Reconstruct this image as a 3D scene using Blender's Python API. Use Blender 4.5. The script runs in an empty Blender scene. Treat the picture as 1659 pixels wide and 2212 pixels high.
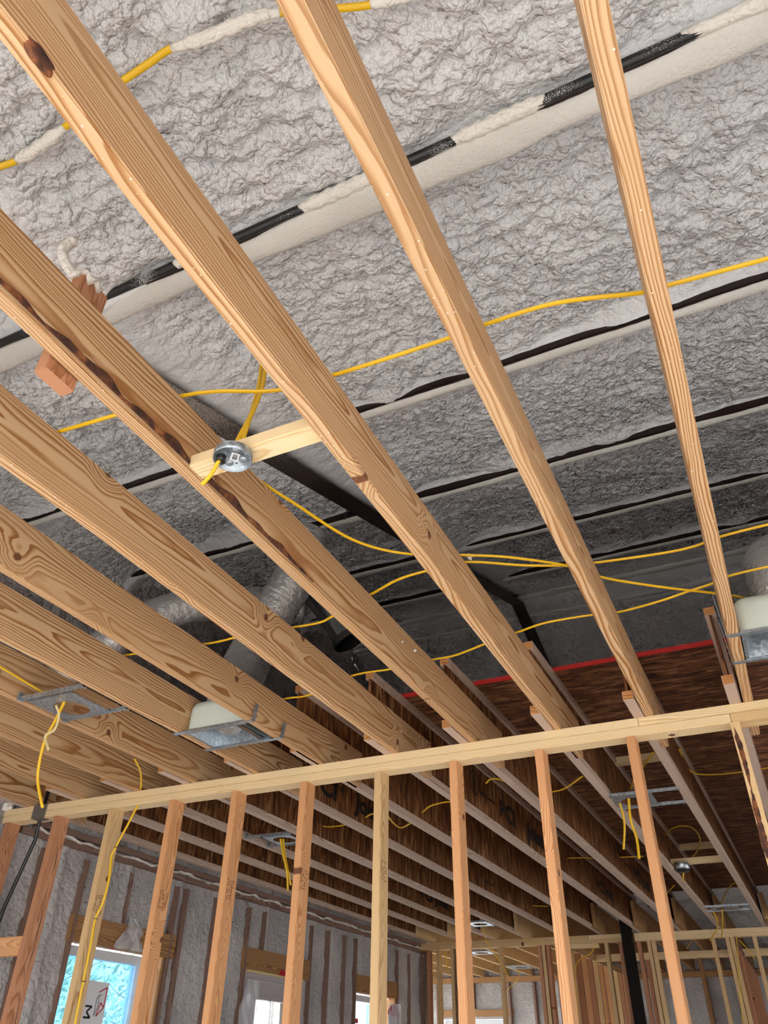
import math
SPAN = [('yellow cable crossing the near joists above the wood block, out to the right edge', [(-1.607, 0.994, 2.968), (-1.507, 1.008, 2.968), (-1.32, 1.022, 2.968), (-1.117, 1.038, 2.968), (-1.008, 1.065, 2.968), (-0.863, 1.127, 2.968), (-0.705, 1.141, 2.968), (-0.54, 1.148, 2.968), (-0.394, 1.151, 2.968), (-0.3, 1.149, 2.968), (-0.135, 1.158, 2.968), (0.052, 1.212, 2.968), (0.102, 1.215, 2.968), (0.31, 1.234, 2.968), (0.437, 1.245, 2.968)], ''), ('yellow cable sagging from behind the wood block down right toward the metal boot', [(-1.116, 1.38, 2.968), (-1.112, 1.429, 2.968), (-1.073, 1.574, 2.968), (-1.002, 1.817, 2.968), (-0.882, 1.963, 2.968), (-0.699, 2.058, 2.968), (-0.56, 2.136, 2.968), (-0.393, 2.27, 2.968), (-0.294, 2.402, 2.968), (-0.118, 2.551, 2.968), (0.044, 2.67, 2.968), (0.155, 2.76, 2.968)], ''), ('yellow cable with white foam smear, crossing under the sagging cable to right edge', [(-2.395, 2.231, 2.98), (-2.308, 2.22, 2.98), (-1.918, 2.272, 2.98), (-1.79, 2.273, 2.98), (-1.67, 2.281, 2.98), (-1.513, 2.294, 2.98), (-1.399, 2.301, 2.98), (-1.321, 2.274, 2.98), (-1.117, 2.188, 2.98), (-0.976, 2.131, 2.98), (-0.853, 2.118, 2.98), (-0.714, 2.12, 2.98), (-0.536, 2.223, 2.98), (-0.396, 2.286, 2.98), (-0.296, 2.311, 2.98), (-0.083, 2.343, 2.98), (0.023, 2.344, 2.98), (0.113, 2.319, 2.98), (0.253, 2.31, 2.98), (0.39, 2.308, 2.98)], ''), ('lowest long yellow cable rising to right edge just above the wall top plate', [(-2.054, 2.874, 2.968), (-1.89, 2.884, 2.968), (-1.773, 2.887, 2.968), (-1.501, 2.78, 2.968), (-1.309, 2.785, 2.968), (-1.105, 2.773, 2.968), (-0.999, 2.771, 2.968), (-0.847, 2.72, 2.968), (-0.705, 2.679, 2.968), (-0.572, 2.645, 2.968), (-0.393, 2.655, 2.968), (-0.297, 2.674, 2.968), (-0.151, 2.654, 2.968), (-0.048, 2.625, 2.968), (0.051, 2.598, 2.968), (0.104, 2.57, 2.968), (0.236, 2.559, 2.968), (0.383, 2.564, 2.968)], '')]
BOXCABLES = [[(-1.015, 1.25, 3.272), (-0.997, 1.23, 3.146), (-0.999, 1.21, 3.027), (-1.018, 1.195, 2.929), (-1.031, 1.19, 2.873)], [(-1.035, 1.255, 3.286), (-1.015, 1.235, 3.158), (-1.008, 1.215, 3.035), (-1.008, 1.2, 2.931), (-1.01, 1.195, 2.876)]]
JB = (-0.962, 1.111, 2.755)
JBTIP = [(-0.99, 1.1, 2.755), (-1.005, 1.104, 2.73), (-1.018, 1.107, 2.715), (-1.04, 1.11, 2.7)]
FOAMCABLE = [(-1.572, 0.527, 3.571), (-1.482, 0.542, 3.576), (-1.428, 0.549, 3.578), (-1.348, 0.547, 3.577), (-1.233, 0.535, 3.573), (-1.114, 0.514, 3.566), (-1.018, 0.507, 3.564), (-0.92, 0.501, 3.562), (-0.845, 0.497, 3.561), (-0.749, 0.516, 3.567), (-0.637, 0.528, 3.571), (-0.566, 0.549, 3.578), (-0.435, 0.607, 3.597), (-0.368, 0.634, 3.606), (-0.301, 0.648, 3.611), (-0.194, 0.678, 3.621)]
FRAMECABLES = [('yellow cable running in from left edge to the square light frame by the left joists', [(-2.531, 1.671, 2.8), (-2.549, 1.818, 2.8), (-2.568, 1.953, 2.8), (-2.584, 2.073, 2.8), (-2.589, 2.151, 2.8)]), ('long yellow cable hanging from the square light frame down to the grey patch', [(-2.53, 2.151, 2.78), (-2.635, 2.22, 2.74), (-2.688, 2.24, 2.663), (-2.718, 2.27, 2.577), (-2.73, 2.3, 2.509), (-2.696, 2.33, 2.409)]), ('short pale cable end hanging from the square light frame', [(-2.592, 2.162, 2.78), (-2.6, 2.2, 2.748), (-2.613, 2.21, 2.692), (-2.669, 2.22, 2.674), (-2.638, 2.23, 2.613)])]
STUDCABLE = [(-2.753, 2.856, 2.78), (-2.838, 3.0, 2.775), (-3.004, 3.2, 2.791), (-3.089, 3.3, 2.773), (-3.072, 3.28, 2.697), (-3.148, 3.262, 2.485), (-3.164, 3.262, 2.441), (-3.149, 3.262, 2.327), (-3.157, 3.262, 2.219), (-3.183, 3.262, 2.147), (-3.178, 3.262, 2.033), (-3.175, 3.262, 1.876), (-3.17, 3.262, 1.704), (-3.151, 3.262, 1.549)]
BACKCABLES = [('looped cable curling below the subfloor at right beside the round box', [(-0.775, 6.955, 3.05), (-0.688, 6.503, 3.05), (-0.577, 6.325, 3.05), (-0.487, 6.405, 3.05), (-0.472, 6.747, 3.05), (-0.533, 7.139, 3.05), (-0.684, 7.641, 3.05)]), ('cable running right behind the bark-edged stud', [(-0.324, 4.585, 3.05), (-0.336, 4.863, 3.05), (-0.303, 5.067, 3.05), (-0.202, 5.14, 3.05), (-0.043, 5.158, 3.05), (0.168, 5.124, 3.05)]), ('cable rising from the joist beside the wide light frame', [(-0.741, 5.302, 3.05), (-0.653, 5.019, 3.05), (-0.468, 4.583, 3.05)]), ('left of two cable ends hanging from wide light frame', [(-0.685, 4.436, 2.75), (-0.678, 4.45, 2.691), (-0.686, 4.47, 2.624), (-0.714, 4.5, 2.526)]), ('right of two cable ends hanging from wide light frame', [(-0.622, 4.367, 2.75), (-0.647, 4.48, 2.671), (-0.636, 4.5, 2.579), (-0.64, 4.5, 2.474)]), ('cable end hanging from round box on the crosspiece', [(-0.626, 6.6, 2.806), (-0.651, 6.6, 2.721)]), ('cable below the round box, tucked behind joist', [(-0.869, 8.016, 2.95), (-1.033, 8.517, 2.95)]), ('short cable arching left of the tan central stud', [(-1.397, 4.288, 2.9), (-1.347, 4.224, 2.9), (-1.301, 4.253, 2.9), (-1.257, 4.376, 2.9)]), ('cable dipping between joists right of the middle stud', [(-1.098, 4.601, 2.9), (-1.003, 4.561, 2.9), (-0.855, 4.377, 2.9)]), ('cable end curling beside printed logo on web', [(-1.91, 4.54, 2.85), (-1.807, 4.427, 2.85), (-1.699, 4.386, 2.85), (-1.657, 4.393, 2.85)]), ('cable looping across printed web at centre', [(-2.292, 4.511, 2.85), (-2.212, 4.45, 2.85), (-2.145, 4.501, 2.85), (-2.183, 4.702, 2.85), (-2.187, 4.828, 2.85), (-2.087, 4.754, 2.85)]), ('cable dipping between joists left of the printed web', [(-2.76, 4.616, 2.9), (-2.749, 4.777, 2.9), (-2.674, 4.808, 2.9), (-2.597, 4.8, 2.9)]), ('two-strand cable resting between joists by the reddish stud', [(-4.255, 5.913, 2.95), (-4.148, 5.956, 2.95), (-4.095, 6.058, 2.95)]), ('pair of cable ends hanging from small light frame, front strand', [(-2.844, 4.421, 2.75), (-2.9, 4.55, 2.673), (-2.877, 4.57, 2.577), (-2.871, 4.6, 2.507)]), ('pair of cable ends hanging from small light frame, rear strand', [(-2.861, 4.414, 2.75), (-2.895, 4.52, 2.667), (-2.88, 4.55, 2.587), (-2.876, 4.58, 2.469)]), ('thin straight cable crossing joists at centre right', [(-1.502, 6.587, 2.95), (-1.377, 6.618, 2.95), (-1.282, 6.692, 2.95)]), ('thin straight cable right of the light stud', [(-1.117, 6.705, 2.95), (-0.924, 6.746, 2.95)]), ('long cable hanging from the far small light frame', [(-2.872, 8.38, 2.758), (-2.848, 8.4, 2.633), (-2.77, 8.5, 2.477), (-2.641, 8.5, 2.281)]), ('double cable drooping under the far top plate, front strand', [(-1.946, 9.4, 2.669), (-2.019, 9.4, 2.584), (-2.153, 9.4, 2.524), (-2.208, 9.42, 2.42), (-2.232, 9.44, 2.212), (-2.247, 9.46, 1.96)]), ('yellow cable running down among the reddish partition studs', [(-2.354, 11.5, 2.629), (-2.362, 11.5, 2.35), (-2.37, 11.5, 2.047)]), ('left cable hanging past far top plate under the narrow frame', [(-0.622, 8.3, 2.795), (-0.613, 8.6, 2.74), (-0.656, 9.0, 2.715), (-0.775, 9.3, 2.642)]), ('right cable hanging past far top plate under the narrow frame', [(-0.527, 8.3, 2.771), (-0.578, 8.8, 2.745), (-0.654, 9.3, 2.67)]), ('cable arching up to the joist above the narrow frame', [(-0.635, 9.764, 3.0), (-0.522, 9.03, 3.0), (-0.408, 8.493, 3.0), (-0.335, 8.357, 3.0)]), ('cable dropping down beside the doubled far stud', [(-0.522, 9.45, 2.703), (-0.545, 9.45, 2.539), (-0.592, 9.45, 2.301), (-0.646, 9.45, 1.952)]), ('cable running diagonally right from the doubled far stud', [(-0.504, 9.4, 2.655), (-0.442, 9.4, 2.571), (-0.391, 9.4, 2.469)]), ('cable bent below the second far plate', [(-1.063, 10.5, 2.804), (-1.144, 10.5, 2.714)]), ('thin cable hanging in the bright far room', [(-3.723, 9.45, 2.671), (-3.717, 9.5, 2.582), (-3.703, 9.5, 2.489)]), ('cable curving from far light frame in the bright room', [(-3.692, 12.3, 2.736), (-3.73, 12.3, 2.623), (-3.902, 12.3, 2.485)]), ('short cable crossing below joist left of the light stud', [(-2.288, 8.284, 2.9), (-2.261, 8.323, 2.9), (-2.16, 8.389, 2.9)])]
import bpy, bmesh, random
import numpy as np
from mathutils import Vector, Matrix
random.seed(5)
sc = bpy.context.scene
COL = sc.collection
# ------------------------------------------------------------------ camera, world, sun, exposure
CZ = 1.55
def make_camera():
    yaw, pitch, roll = [math.radians(v) for v in (-25.96928002, 36.49879705, 0.95123793)]
    f = Vector((math.sin(yaw)*math.cos(pitch), math.cos(yaw)*math.cos(pitch), math.sin(pitch)))
    r0 = Vector((math.cos(yaw), -math.sin(yaw), 0)); u0 = r0.cross(f)
    r = math.cos(roll)*r0 + math.sin(roll)*u0
    u = -math.sin(roll)*r0 + math.cos(roll)*u0
    cd = bpy.data.cameras.new('camera'); co = bpy.data.objects.new('camera', cd); COL.objects.link(co)
    cd.sensor_fit = 'VERTICAL'; cd.sensor_height = 24.0; cd.lens = 24.0*1627.754/2212
    cd.clip_start = 0.02; cd.clip_end = 300
    M = Matrix((r, u, -f)).transposed().to_4x4(); M.translation = Vector((0, 0, CZ))
    co.matrix_world = M; sc.camera = co
make_camera()
w = bpy.data.worlds.new('world'); sc.world = w; w.use_nodes = True
bg = w.node_tree.nodes['Background']; bg.inputs[0].default_value = (0.88, 0.93, 1.0, 1); bg.inputs[1].default_value = 3.9
sd = bpy.data.lights.new('sun', 'SUN'); sd.energy = 9.0; sd.angle = 0.01; sd.color = (1, 0.975, 0.945)
so = bpy.data.objects.new('sun', sd); COL.objects.link(so)
so.rotation_euler = Vector((-0.12, 1.0, -0.65)).to_track_quat('-Z', 'Y').to_euler()
sc.view_settings.view_transform = 'Standard'; sc.view_settings.look = 'None'
sc.view_settings.gamma = 1; sc.view_settings.use_curve_mapping = False
sc.view_settings.exposure = 0.56
sc.cycles.use_denoising = True
sc.cycles.max_bounces = 6; sc.cycles.diffuse_bounces = 4; sc.cycles.glossy_bounces = 2; sc.cycles.transparent_max_bounces = 8
sc.cycles.use_adaptive_sampling = True; sc.cycles.adaptive_threshold = 0.08; sc.cycles.adaptive_min_samples = 12
sc.cycles.caustics_reflective = False; sc.cycles.caustics_refractive = False
sc.cycles.sample_clamp_indirect = 8
def portal(name, loc, aim, sx, sy):
    L = bpy.data.lights.new(name, 'AREA'); L.shape = 'RECTANGLE'; L.size = sx; L.size_y = sy
    try: L.cycles.is_portal = True
    except Exception: L.energy = 0
    o = bpy.data.objects.new(name, L); COL.objects.link(o); o.location = loc
    o.rotation_euler = Vector(aim).to_track_quat('-Z', 'Y').to_euler()
portal('garage_daylight_portal', (0.2, -1.02, 1.2), (0, 1, 0), 6.9, 2.5)
portal('window_or_added_opening_portal', (-4.24, 4.45, 1.5), (1, 0, 0), 0.9, 1.4)
portal('door_daylight_portal', (-4.24, 6.42, 1.3), (1, 0, 0), 0.7, 1.6)
portal('window_or_added_opening_portal', (-4.24, 8.37, 1.5), (1, 0, 0), 0.95, 1.4)
portal('window_or_added_opening_portal', (-4.9, 13.8, 1.5), (0, -1, 0), 1.1, 1.5)
portal('window_or_added_opening_portal', (-6.35, 11.6, 1.35), (1, 0, 0), 3.0, 2.3)  # no known window: unseen opening added to brighten the far room
portal('window_or_added_opening_portal', (-5.25, 9.6, 1.3), (0, 1, 0), 1.6, 2.0)  # no known window: unseen opening added to let sun into the far room
portal('added_right_opening_portal', (4.72, 6.6, 1.15), (-1, 0, 0), 4.6, 2.2)  # no known patio: unseen opening added on the right to light the back room

# ------------------------------------------------------------------ node helpers
class NT:
    def __init__(s, name):
        s.m = bpy.data.materials.new(name); s.m.use_nodes = True; s.t = s.m.node_tree
        s.b = s.t.nodes['Principled BSDF']; s.out = s.t.nodes['Material Output']
    def n(s, typ, props=None, **ins):
        nd = s.t.nodes.new(typ)
        for k, v in (props or {}).items(): setattr(nd, k, v)
        for k, v in ins.items():
            s.set(nd, k, v)
        return nd
    def set(s, nd, k, v):
        key = int(k[1:]) if k[0] == 'i' and k[1:].isdigit() else k
        sock = nd.inputs[key]
        if isinstance(v, bpy.types.NodeSocket): s.t.links.new(v, sock)
        elif isinstance(v, bpy.types.Node): s.t.links.new(v.outputs[0], sock)
        else: sock.default_value = v
    def math(s, op, a, b=None, c=None, clamp=False):
        nd = s.t.nodes.new('ShaderNodeMath'); nd.operation = op; nd.use_clamp = clamp
        for i, v in enumerate((a, b, c)):
            if v is not None: s.set(nd, 'i%d' % i, v)
        return nd.outputs[0]
    def vm(s, op, a, b=None):
        nd = s.t.nodes.new('ShaderNodeVectorMath'); nd.operation = op
        s.set(nd, 'i0', a)
        if b is not None: s.set(nd, 'i1', b)
        return nd.outputs[0]
    def comb(s, x, y, z):
        nd = s.t.nodes.new('ShaderNodeCombineXYZ')
        for i, v in enumerate((x, y, z)): s.set(nd, 'i%d' % i, v)
        return nd.outputs[0]
    def noise(s, vec, scale, detail=2, rough=.5, dist=0):
        nd = s.n('ShaderNodeTexNoise', Vector=vec, Scale=scale, Detail=detail, Roughness=rough, Distortion=dist)
        return nd.outputs['Fac'] if 'Fac' in nd.outputs else nd.outputs[0]
    def ramp(s, fac, stops, interp='LINEAR'):
        nd = s.t.nodes.new('ShaderNodeValToRGB'); nd.color_ramp.interpolation = interp
        e = nd.color_ramp.elements
        while len(e) < len(stops): e.new(0.5)
        for i, (p, c) in enumerate(stops):
            e[i].position = p; e[i].color = (*c, 1) if len(c) == 3 else c
        s.set(nd, 'Fac', fac); return nd.outputs[0]
    def mix(s, fac, a, b, mode='MIX'):
        nd = s.t.nodes.new('ShaderNodeMixRGB'); nd.blend_type = mode
        s.set(nd, 'i0', fac)
        for i, v in ((1, a), (2, b)):
            s.set(nd, 'i%d' % i, (*v, 1) if isinstance(v, tuple) and len(v) == 3 else v)
        return nd.outputs[0]
    def maprange(s, v, a, b, c, d, typ='SMOOTHSTEP'):
        nd = s.t.nodes.new('ShaderNodeMapRange'); nd.interpolation_type = typ
        for i, x in enumerate((v, a, b, c, d)): s.set(nd, 'i%d' % i, x)
        return nd.outputs[0]
    def bump(s, h, strength=.5, dist=.01, normal=None):
        nd = s.n('ShaderNodeBump', Strength=strength, Distance=dist, Height=h)
        if normal is not None: s.set(nd, 'Normal', normal)
        return nd.outputs[0]
    def obj(s): return s.n('ShaderNodeTexCoord').outputs['Object']
    def rnd(s): return s.n('ShaderNodeObjectInfo').outputs['Random']
    def fin(s, color=None, rough=None, normal=None, metal=None, spec=None):
        if color is not None: s.set(s.b, 'Base Color', (*color, 1) if isinstance(color, tuple) and len(color) == 3 else color)
        if rough is not None: s.set(s.b, 'Roughness', rough)
        if normal is not None: s.set(s.b, 'Normal', normal)
        if metal is not None: s.set(s.b, 'Metallic', metal)
        if spec is not None: s.set(s.b, 'Specular IOR Level', spec)
        return s.m
def hexc(h):
    o = []
    for i in (0, 2, 4):
        v = int(h[i:i+2], 16)/255; o.append(v/12.92 if v <= .04045 else ((v+.055)/1.055)**2.4)
    return tuple(o)

def wood(name, early, mid, late, rings=150, knots=1.0, specks=0.0, vary=.12, edgedark=1.0):
    t = NT(name); P = t.obj(); R = t.rnd()
    sep = t.n('ShaderNodeSeparateXYZ', Vector=P)
    x, y, z = sep.outputs
    R2 = t.math('FRACT', t.math('MULTIPLY', R, 7.31)); R3 = t.math('FRACT', t.math('MULTIPLY', R, 23.7))
    xs = t.math('MULTIPLY_ADD', R, 41.0, x)
    Q = t.comb(xs, y, z)
    n1 = t.noise(t.vm('MULTIPLY', Q, (0.9, 5, 5)), 1.0, 2.5, .5)
    n2 = t.noise(t.vm('MULTIPLY', Q, (4.5, 30, 30)), 1.0, 2, .5)
    wob = t.math('ADD', t.math('MULTIPLY', t.math('SUBTRACT', n1, .5), .105), t.math('MULTIPLY', t.math('SUBTRACT', n2, .5), .0075))
    yo = t.math('SUBTRACT', y, t.math('MULTIPLY_ADD', R2, .05, -.115))
    zo = t.math('SUBTRACT', z, t.math('MULTIPLY_ADD', R3, .12, -.06))
    r = t.math('SQRT', t.math('ADD', t.math('MULTIPLY', yo, yo), t.math('MULTIPLY', zo, zo)))
    vor = t.n('ShaderNodeTexVoronoi', {'voronoi_dimensions': '2D'}, Vector=t.comb(t.math('ADD', xs, t.math('MULTIPLY', n2, .02)), t.math('MULTIPLY_ADD', R2, 9.0, z), 0.0), Scale=2.3)
    kd = vor.outputs['Distance']
    kcol = t.n('ShaderNodeSeparateColor', Color=vor.outputs['Color']).outputs[0]
    kon = t.math('GREATER_THAN', kcol, 1-.62*knots)
    pull = t.math('MULTIPLY', t.maprange(kd, 0.0, .22, .034, 0.0), kon)
    r = t.math('ADD', t.math('ADD', r, wob), pull)
    rv = t.noise(t.comb(t.math('MULTIPLY', r, 42.0), 0.0, t.math('MULTIPLY', R, 9.0)), 1.0, 1.0)
    ph = t.math('FRACT', t.math('MULTIPLY', t.math('MULTIPLY_ADD', rv, .016, r), rings))
    col = t.ramp(ph, [(0, early), (.40, early), (.62, mid), (.80, late), (.93, late), (1.0, early)])
    soft = t.noise(t.vm('MULTIPLY', Q, (1.2, 14, 14)), 1.0, 1.5)
    col = t.mix(t.maprange(soft, .40, .68, 0.0, .40), col, t.mix(.35, early, mid))
    fib = t.noise(t.vm('MULTIPLY', Q, (7, 420, 420)), 1.0, 2)
    col = t.mix(t.math('MULTIPLY', fib, .22), col, mid, 'MIX')
    patch = t.noise(t.vm('MULTIPLY', Q, (1.3, 9, 9)), 1.0, 3)
    col = t.mix(t.maprange(patch, .45, .75, 0, .38), col, mid)
    knot = t.math('MULTIPLY', t.maprange(kd, .022, .042, 1, 0), kon)
    col = t.mix(knot, col, t.ramp(t.noise(Q, 180, 2), [(.3, (.10, .035, .015)), (.7, (.25, .10, .045))]))
    br = t.math('MULTIPLY_ADD', R3, vary*2, 1-vary)
    col = t.mix(1.0, col, t.comb(br, t.math('POWER', br, 1.15), t.math('POWER', br, 1.35)), 'MULTIPLY')
    if specks:
        v2 = t.n('ShaderNodeTexVoronoi', Vector=Q, Scale=85.0)
        sepc = t.n('ShaderNodeSeparateColor', Color=v2.outputs['Color'])
        on = t.math('MULTIPLY', t.math('LESS_THAN', v2.outputs['Distance'], t.math('MULTIPLY', sepc.outputs[1], .19)), t.math('GREATER_THAN', sepc.outputs[0], 1-.3*specks))
        col = t.mix(t.math('MULTIPLY', on, .8), col, (.82, .78, .70))
    nrm = t.bump(t.math('ADD', t.math('MULTIPLY', ph, .4), fib), .25, .0012)
    return t.fin(col, t.math('MULTIPLY_ADD', fib, .2, .5), nrm, spec=.25)

M = {}
M['joist'] = wood('pine_joist_wood', hexc('DAB78E'), hexc('C09263'), hexc('96602F'), 112, 1.0, 1.6, .07)
M['plate'] = wood('pale_plate_wood', hexc('F2DAB0'), hexc('E8CB98'), hexc('D6B07C'), 240, .4, .2, .03)
M['stud'] = wood('reddish_fir_wood', hexc('E0AC7C'), hexc('CF9463'), hexc('B4774A'), 330, .7, 0, .12)
M['studpale'] = wood('pale_spruce_wood', hexc('E6C797'), hexc('D5B07E'), hexc('B38957'), 260, .9, 0, .08)
M['flange'] = wood('flange_wood', hexc('D8C2B2'), hexc('C4A996'), hexc('A88A75'), 300, .2, 0, .06)
M['redstud'] = wood('red_cedar_tone_wood', hexc('CB9573'), hexc('B57B57'), hexc('94603E'), 300, .7, 0, .15)
M['endgrain'] = wood('cut_end_wood', hexc('C98F5A'), hexc('AE7440'), hexc('8A5528'), 400, 0, 0, .05)
M['header'] = wood('header_wood', hexc('B58A5E'), hexc('9A7047'), hexc('7A5230'), 160, .5, 0, .08)
M['oldwood'] = wood('sprayed_framing_wood', hexc('94786A'), hexc('7D6152'), hexc('644A3D'), 250, .5, 0, .12)

def osb(name, sx, sy, sz, tones):
    t = NT(name); P = t.obj(); R = t.rnd()
    Q = t.vm('ADD', P, t.comb(t.math('MULTIPLY', R, 17.0), 0.0, t.math('MULTIPLY', R, 5.0)))
    wn = t.n('ShaderNodeTexNoise', Vector=Q, Scale=6.0, Detail=2.0)
    Q2 = t.vm('ADD', Q, t.vm('MULTIPLY', t.vm('SUBTRACT', wn.outputs['Color'], (.5, .5, .5)), (.05, .05, .05)))
    cols = []
    for k, (s_, off) in enumerate(((1.0, 0.0), (.62, 3.1))):
        v = t.n('ShaderNodeTexVoronoi', Vector=t.vm('MULTIPLY', t.vm('ADD', Q2, (off, off, off)), (sx*s_, sy*s_, sz*s_)), Scale=1.0)
        cols.append(t.n('ShaderNodeSeparateColor', Color=v.outputs['Color']).outputs[0])
    f = t.math('ADD', t.math('MULTIPLY', cols[0], .55), t.math('MULTIPLY', cols[1], .45))
    c = t.ramp(f, [(0.12, tones[0]), (.45, tones[1]), (.7, tones[2]), (.92, tones[3])])
    g = t.noise(t.vm('MULTIPLY', Q2, (sx*6, sy*6, sz*6)), 1.0, 2)
    c = t.mix(t.math('MULTIPLY', g, .35), c, tones[0])
    return t.fin(c, .62, t.bump(f, .5, .003), spec=.2)
TN = (hexc('432716'), hexc('7A4A2A'), hexc('9C6840'), hexc('C4966A'))
M['web'] = osb('web_strand_board', 75, 30, 10, TN)
M['sub'] = osb('subfloor_strand_board', 13, 62, 60, (hexc('3C2216'), hexc('704530'), hexc('92603F'), hexc('B98662')))

def foam(name, c1, c2, bump=.8, cell=42, rough=.55):
    t = NT(name); P = t.obj()
    big = t.noise(P, 1.7, 3)
    wn = t.n('ShaderNodeTexNoise', Vector=P, Scale=9.0, Detail=2.0)
    Q = t.vm('ADD', P, t.vm('MULTIPLY', t.vm('SUBTRACT', wn.outputs['Color'], (.5, .5, .5)), (.028, .028, .028)))
    sm = t.n('ShaderNodeAttribute', {'attribute_name': 'smoothness'}).outputs['Fac']
    v1 = t.n('ShaderNodeTexVoronoi', {}, Vector=Q, Scale=float(cell))
    v2 = t.n('ShaderNodeTexVoronoi', {}, Vector=Q, Scale=cell*2.3)
    h = t.math('ADD', t.math('MULTIPLY', t.math('POWER', v1.outputs['Distance'], 2.0), -1.3), t.math('MULTIPLY', t.math('POWER', v2.outputs['Distance'], 2.0), -.45))
    c = t.mix(t.maprange(big, .35, .65, 0, 1), c1, c2)
    h = t.math('MULTIPLY', h, t.math('MULTIPLY_ADD', sm, -.92, 1.0))
    return t.fin(c, rough, t.bump(h, bump, .010), spec=.4)
M['foam'] = foam('sprayed_foam', hexc('E4E3E3'), hexc('DADADB'), 1.0, 50, .45)
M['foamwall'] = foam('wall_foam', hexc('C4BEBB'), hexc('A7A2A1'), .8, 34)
M['foamlip'] = foam('smooth_foam', hexc('DDDAD2'), hexc('D0CCC4'), .25, 90, .6)
M['foamwhite'] = foam('fresh_foam', hexc('F0ECE4'), hexc('E6E0D4'), .5, 60)

def plain(name, col, rough=.5, metal=0.0, nscale=30, namt=.12, bump=0.0, spec=.5):
    t = NT(name); P = t.obj(); n = t.noise(P, nscale, 3)
    c = t.mix(t.math('MULTIPLY', n, namt*2), col, tuple(v*.45 for v in col))
    return t.fin(c, rough, t.bump(n, bump, .004) if bump else None, metal, spec)
M['steel'] = plain('dark_primer_steel', hexc('2A1C1A'), .5, 0.0, 80, .2, spec=.3)
M['black'] = plain('black_metal', (.012, .012, .012), .3)
M['post'] = plain('flat_black_steel', (.010, .008, .007), .75, spec=.15)
M['duct'] = plain('dark_galvanised_duct', (.16, .17, .18), .25, .85, 12, .2)
M['concrete'] = plain('concrete', hexc('BCB9B6'), .8, 0, 3, .15, .2)
M['soil'] = plain('ground_concrete', hexc('B6B3AE'), .9, 0, 1.5, .15)
M['red'] = plain('red_paint', hexc('C8201A'), .6, 0, 60, .25)
M['white'] = plain('white_vinyl', hexc('DDE0E4'), .4)
M['doorgrey'] = plain('door_paint', hexc('B9B0B2'), .45)
M['paper'] = plain('white_label_paper', hexc('E8E8EA'), .7, 0, 5, .02)
M['ink'] = plain('black_ink', (.008, .008, .008), .7)
M['grey_ink'] = plain('grey_ink', hexc('8A8A90'), .7)
M['patch'] = plain('dark_grey_patch', hexc('6A625C'), .6, 0, 25, .1)
M['redtape'] = plain('red_tape', hexc('C01030'), .5)
M['bark'] = None
t = NT('bark'); P = t.obj(); n = t.noise(P, 26, 4, .6)
M['bark'] = t.fin(t.ramp(n, [(.3, hexc('2A1611')), (.48, hexc('54301F')), (.6, hexc('8A5029')), (.75, hexc('A87442'))]), .8, t.bump(n, .8, .006))
t = NT('galvanised_steel'); P = t.obj()
v = t.n('ShaderNodeTexVoronoi', Vector=P, Scale=90.0)
sepc = t.n('ShaderNodeSeparateColor', Color=v.outputs['Color']).outputs[0]
M['galv'] = t.fin(t.ramp(sepc, [(0, (.30, .345, .385)), (1, (.52, .57, .61))]), t.math('MULTIPLY_ADD', sepc, .12, .28), None, .75)
t = NT('foil_duct_jacket'); P = t.obj()
n = t.noise(P, 26, 4, .65, 1.2); n2 = t.noise(P, 5, 2)
M['foil'] = t.fin(t.mix(n2, (.50, .49, .48), (.62, .61, .60)), t.math('MULTIPLY_ADD', n2, .3, .16), t.bump(n, .9, .012), .72)
t = NT('yellow_cable_jacket'); P = t.obj(); n = t.noise(P, 40, 2)
M['yellow'] = t.fin(t.mix(t.math('MULTIPLY', n, .3), hexc('F2C21C'), hexc('C9930C')), .38)
M['ivory'] = plain('ivory_cable_jacket', hexc('DFCB92'), .45)
t = NT('dusted_black_pipe'); P = t.obj(); n = t.noise(P, 3.2, 2); sp = t.noise(P, 420, 2)
M['pipe'] = t.fin(t.mix(t.math('GREATER_THAN', sp, t.maprange(n, .3, .75, .86, .42)), (.012, .012, .013), (.8, .8, .78)), .35)
t = NT('dusted_rafter_steel'); P = t.obj(); y_ = t.n('ShaderNodeSeparateXYZ', Vector=P).outputs[1]; sp = t.noise(P, 300, 2); nn = t.noise(P, 3, 2)
thr = t.maprange(t.math('ADD', y_, t.math('MULTIPLY', nn, 1.0)), 1.6, 3.9, .36, .74, 'LINEAR')
M['rafter'] = t.fin(t.mix(t.maprange(t.math('SUBTRACT', sp, thr), -.03, .03, 0, 1), hexc('221512'), hexc('B0A89E')), .55, spec=.3)
def seethru(name, tint, fac, gloss=.05):
    t = NT(name); tr = t.n('ShaderNodeBsdfTransparent', Color=(*tint, 1)); gl = t.n('ShaderNodeBsdfGlossy', Roughness=gloss)
    df = t.n('ShaderNodeBsdfDiffuse', Color=(.85, .85, .86, 1))
    mx = t.n('ShaderNodeMixShader', Fac=.07, i1=tr, i2=gl); mx2 = t.n('ShaderNodeMixShader', Fac=fac, i1=mx, i2=df)
    t.t.links.new(mx2.outputs[0], t.out.inputs[0]); return t.m
M['glass'] = seethru('clear_glass', (.93, .96, .97), 0.0)
M['bluefilm'] = seethru('blue_film_glass', (.46, .80, 1.0), 0.28)
M['plastic'] = seethru('plastic_sheet', (.9, .9, .93), 0.45, .2)
M['leaf'] = plain('leaf', hexc('B4D0AC'), .6, 0, 4, .3)
M['branch'] = plain('pale_bark', hexc('B9AE9C'), .8)
M['siding'] = plain('white_siding', hexc('E4E6EA'), .7)
M['darkglass'] = plain('dark_window_glass', hexc('54707A'), .2)

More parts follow.
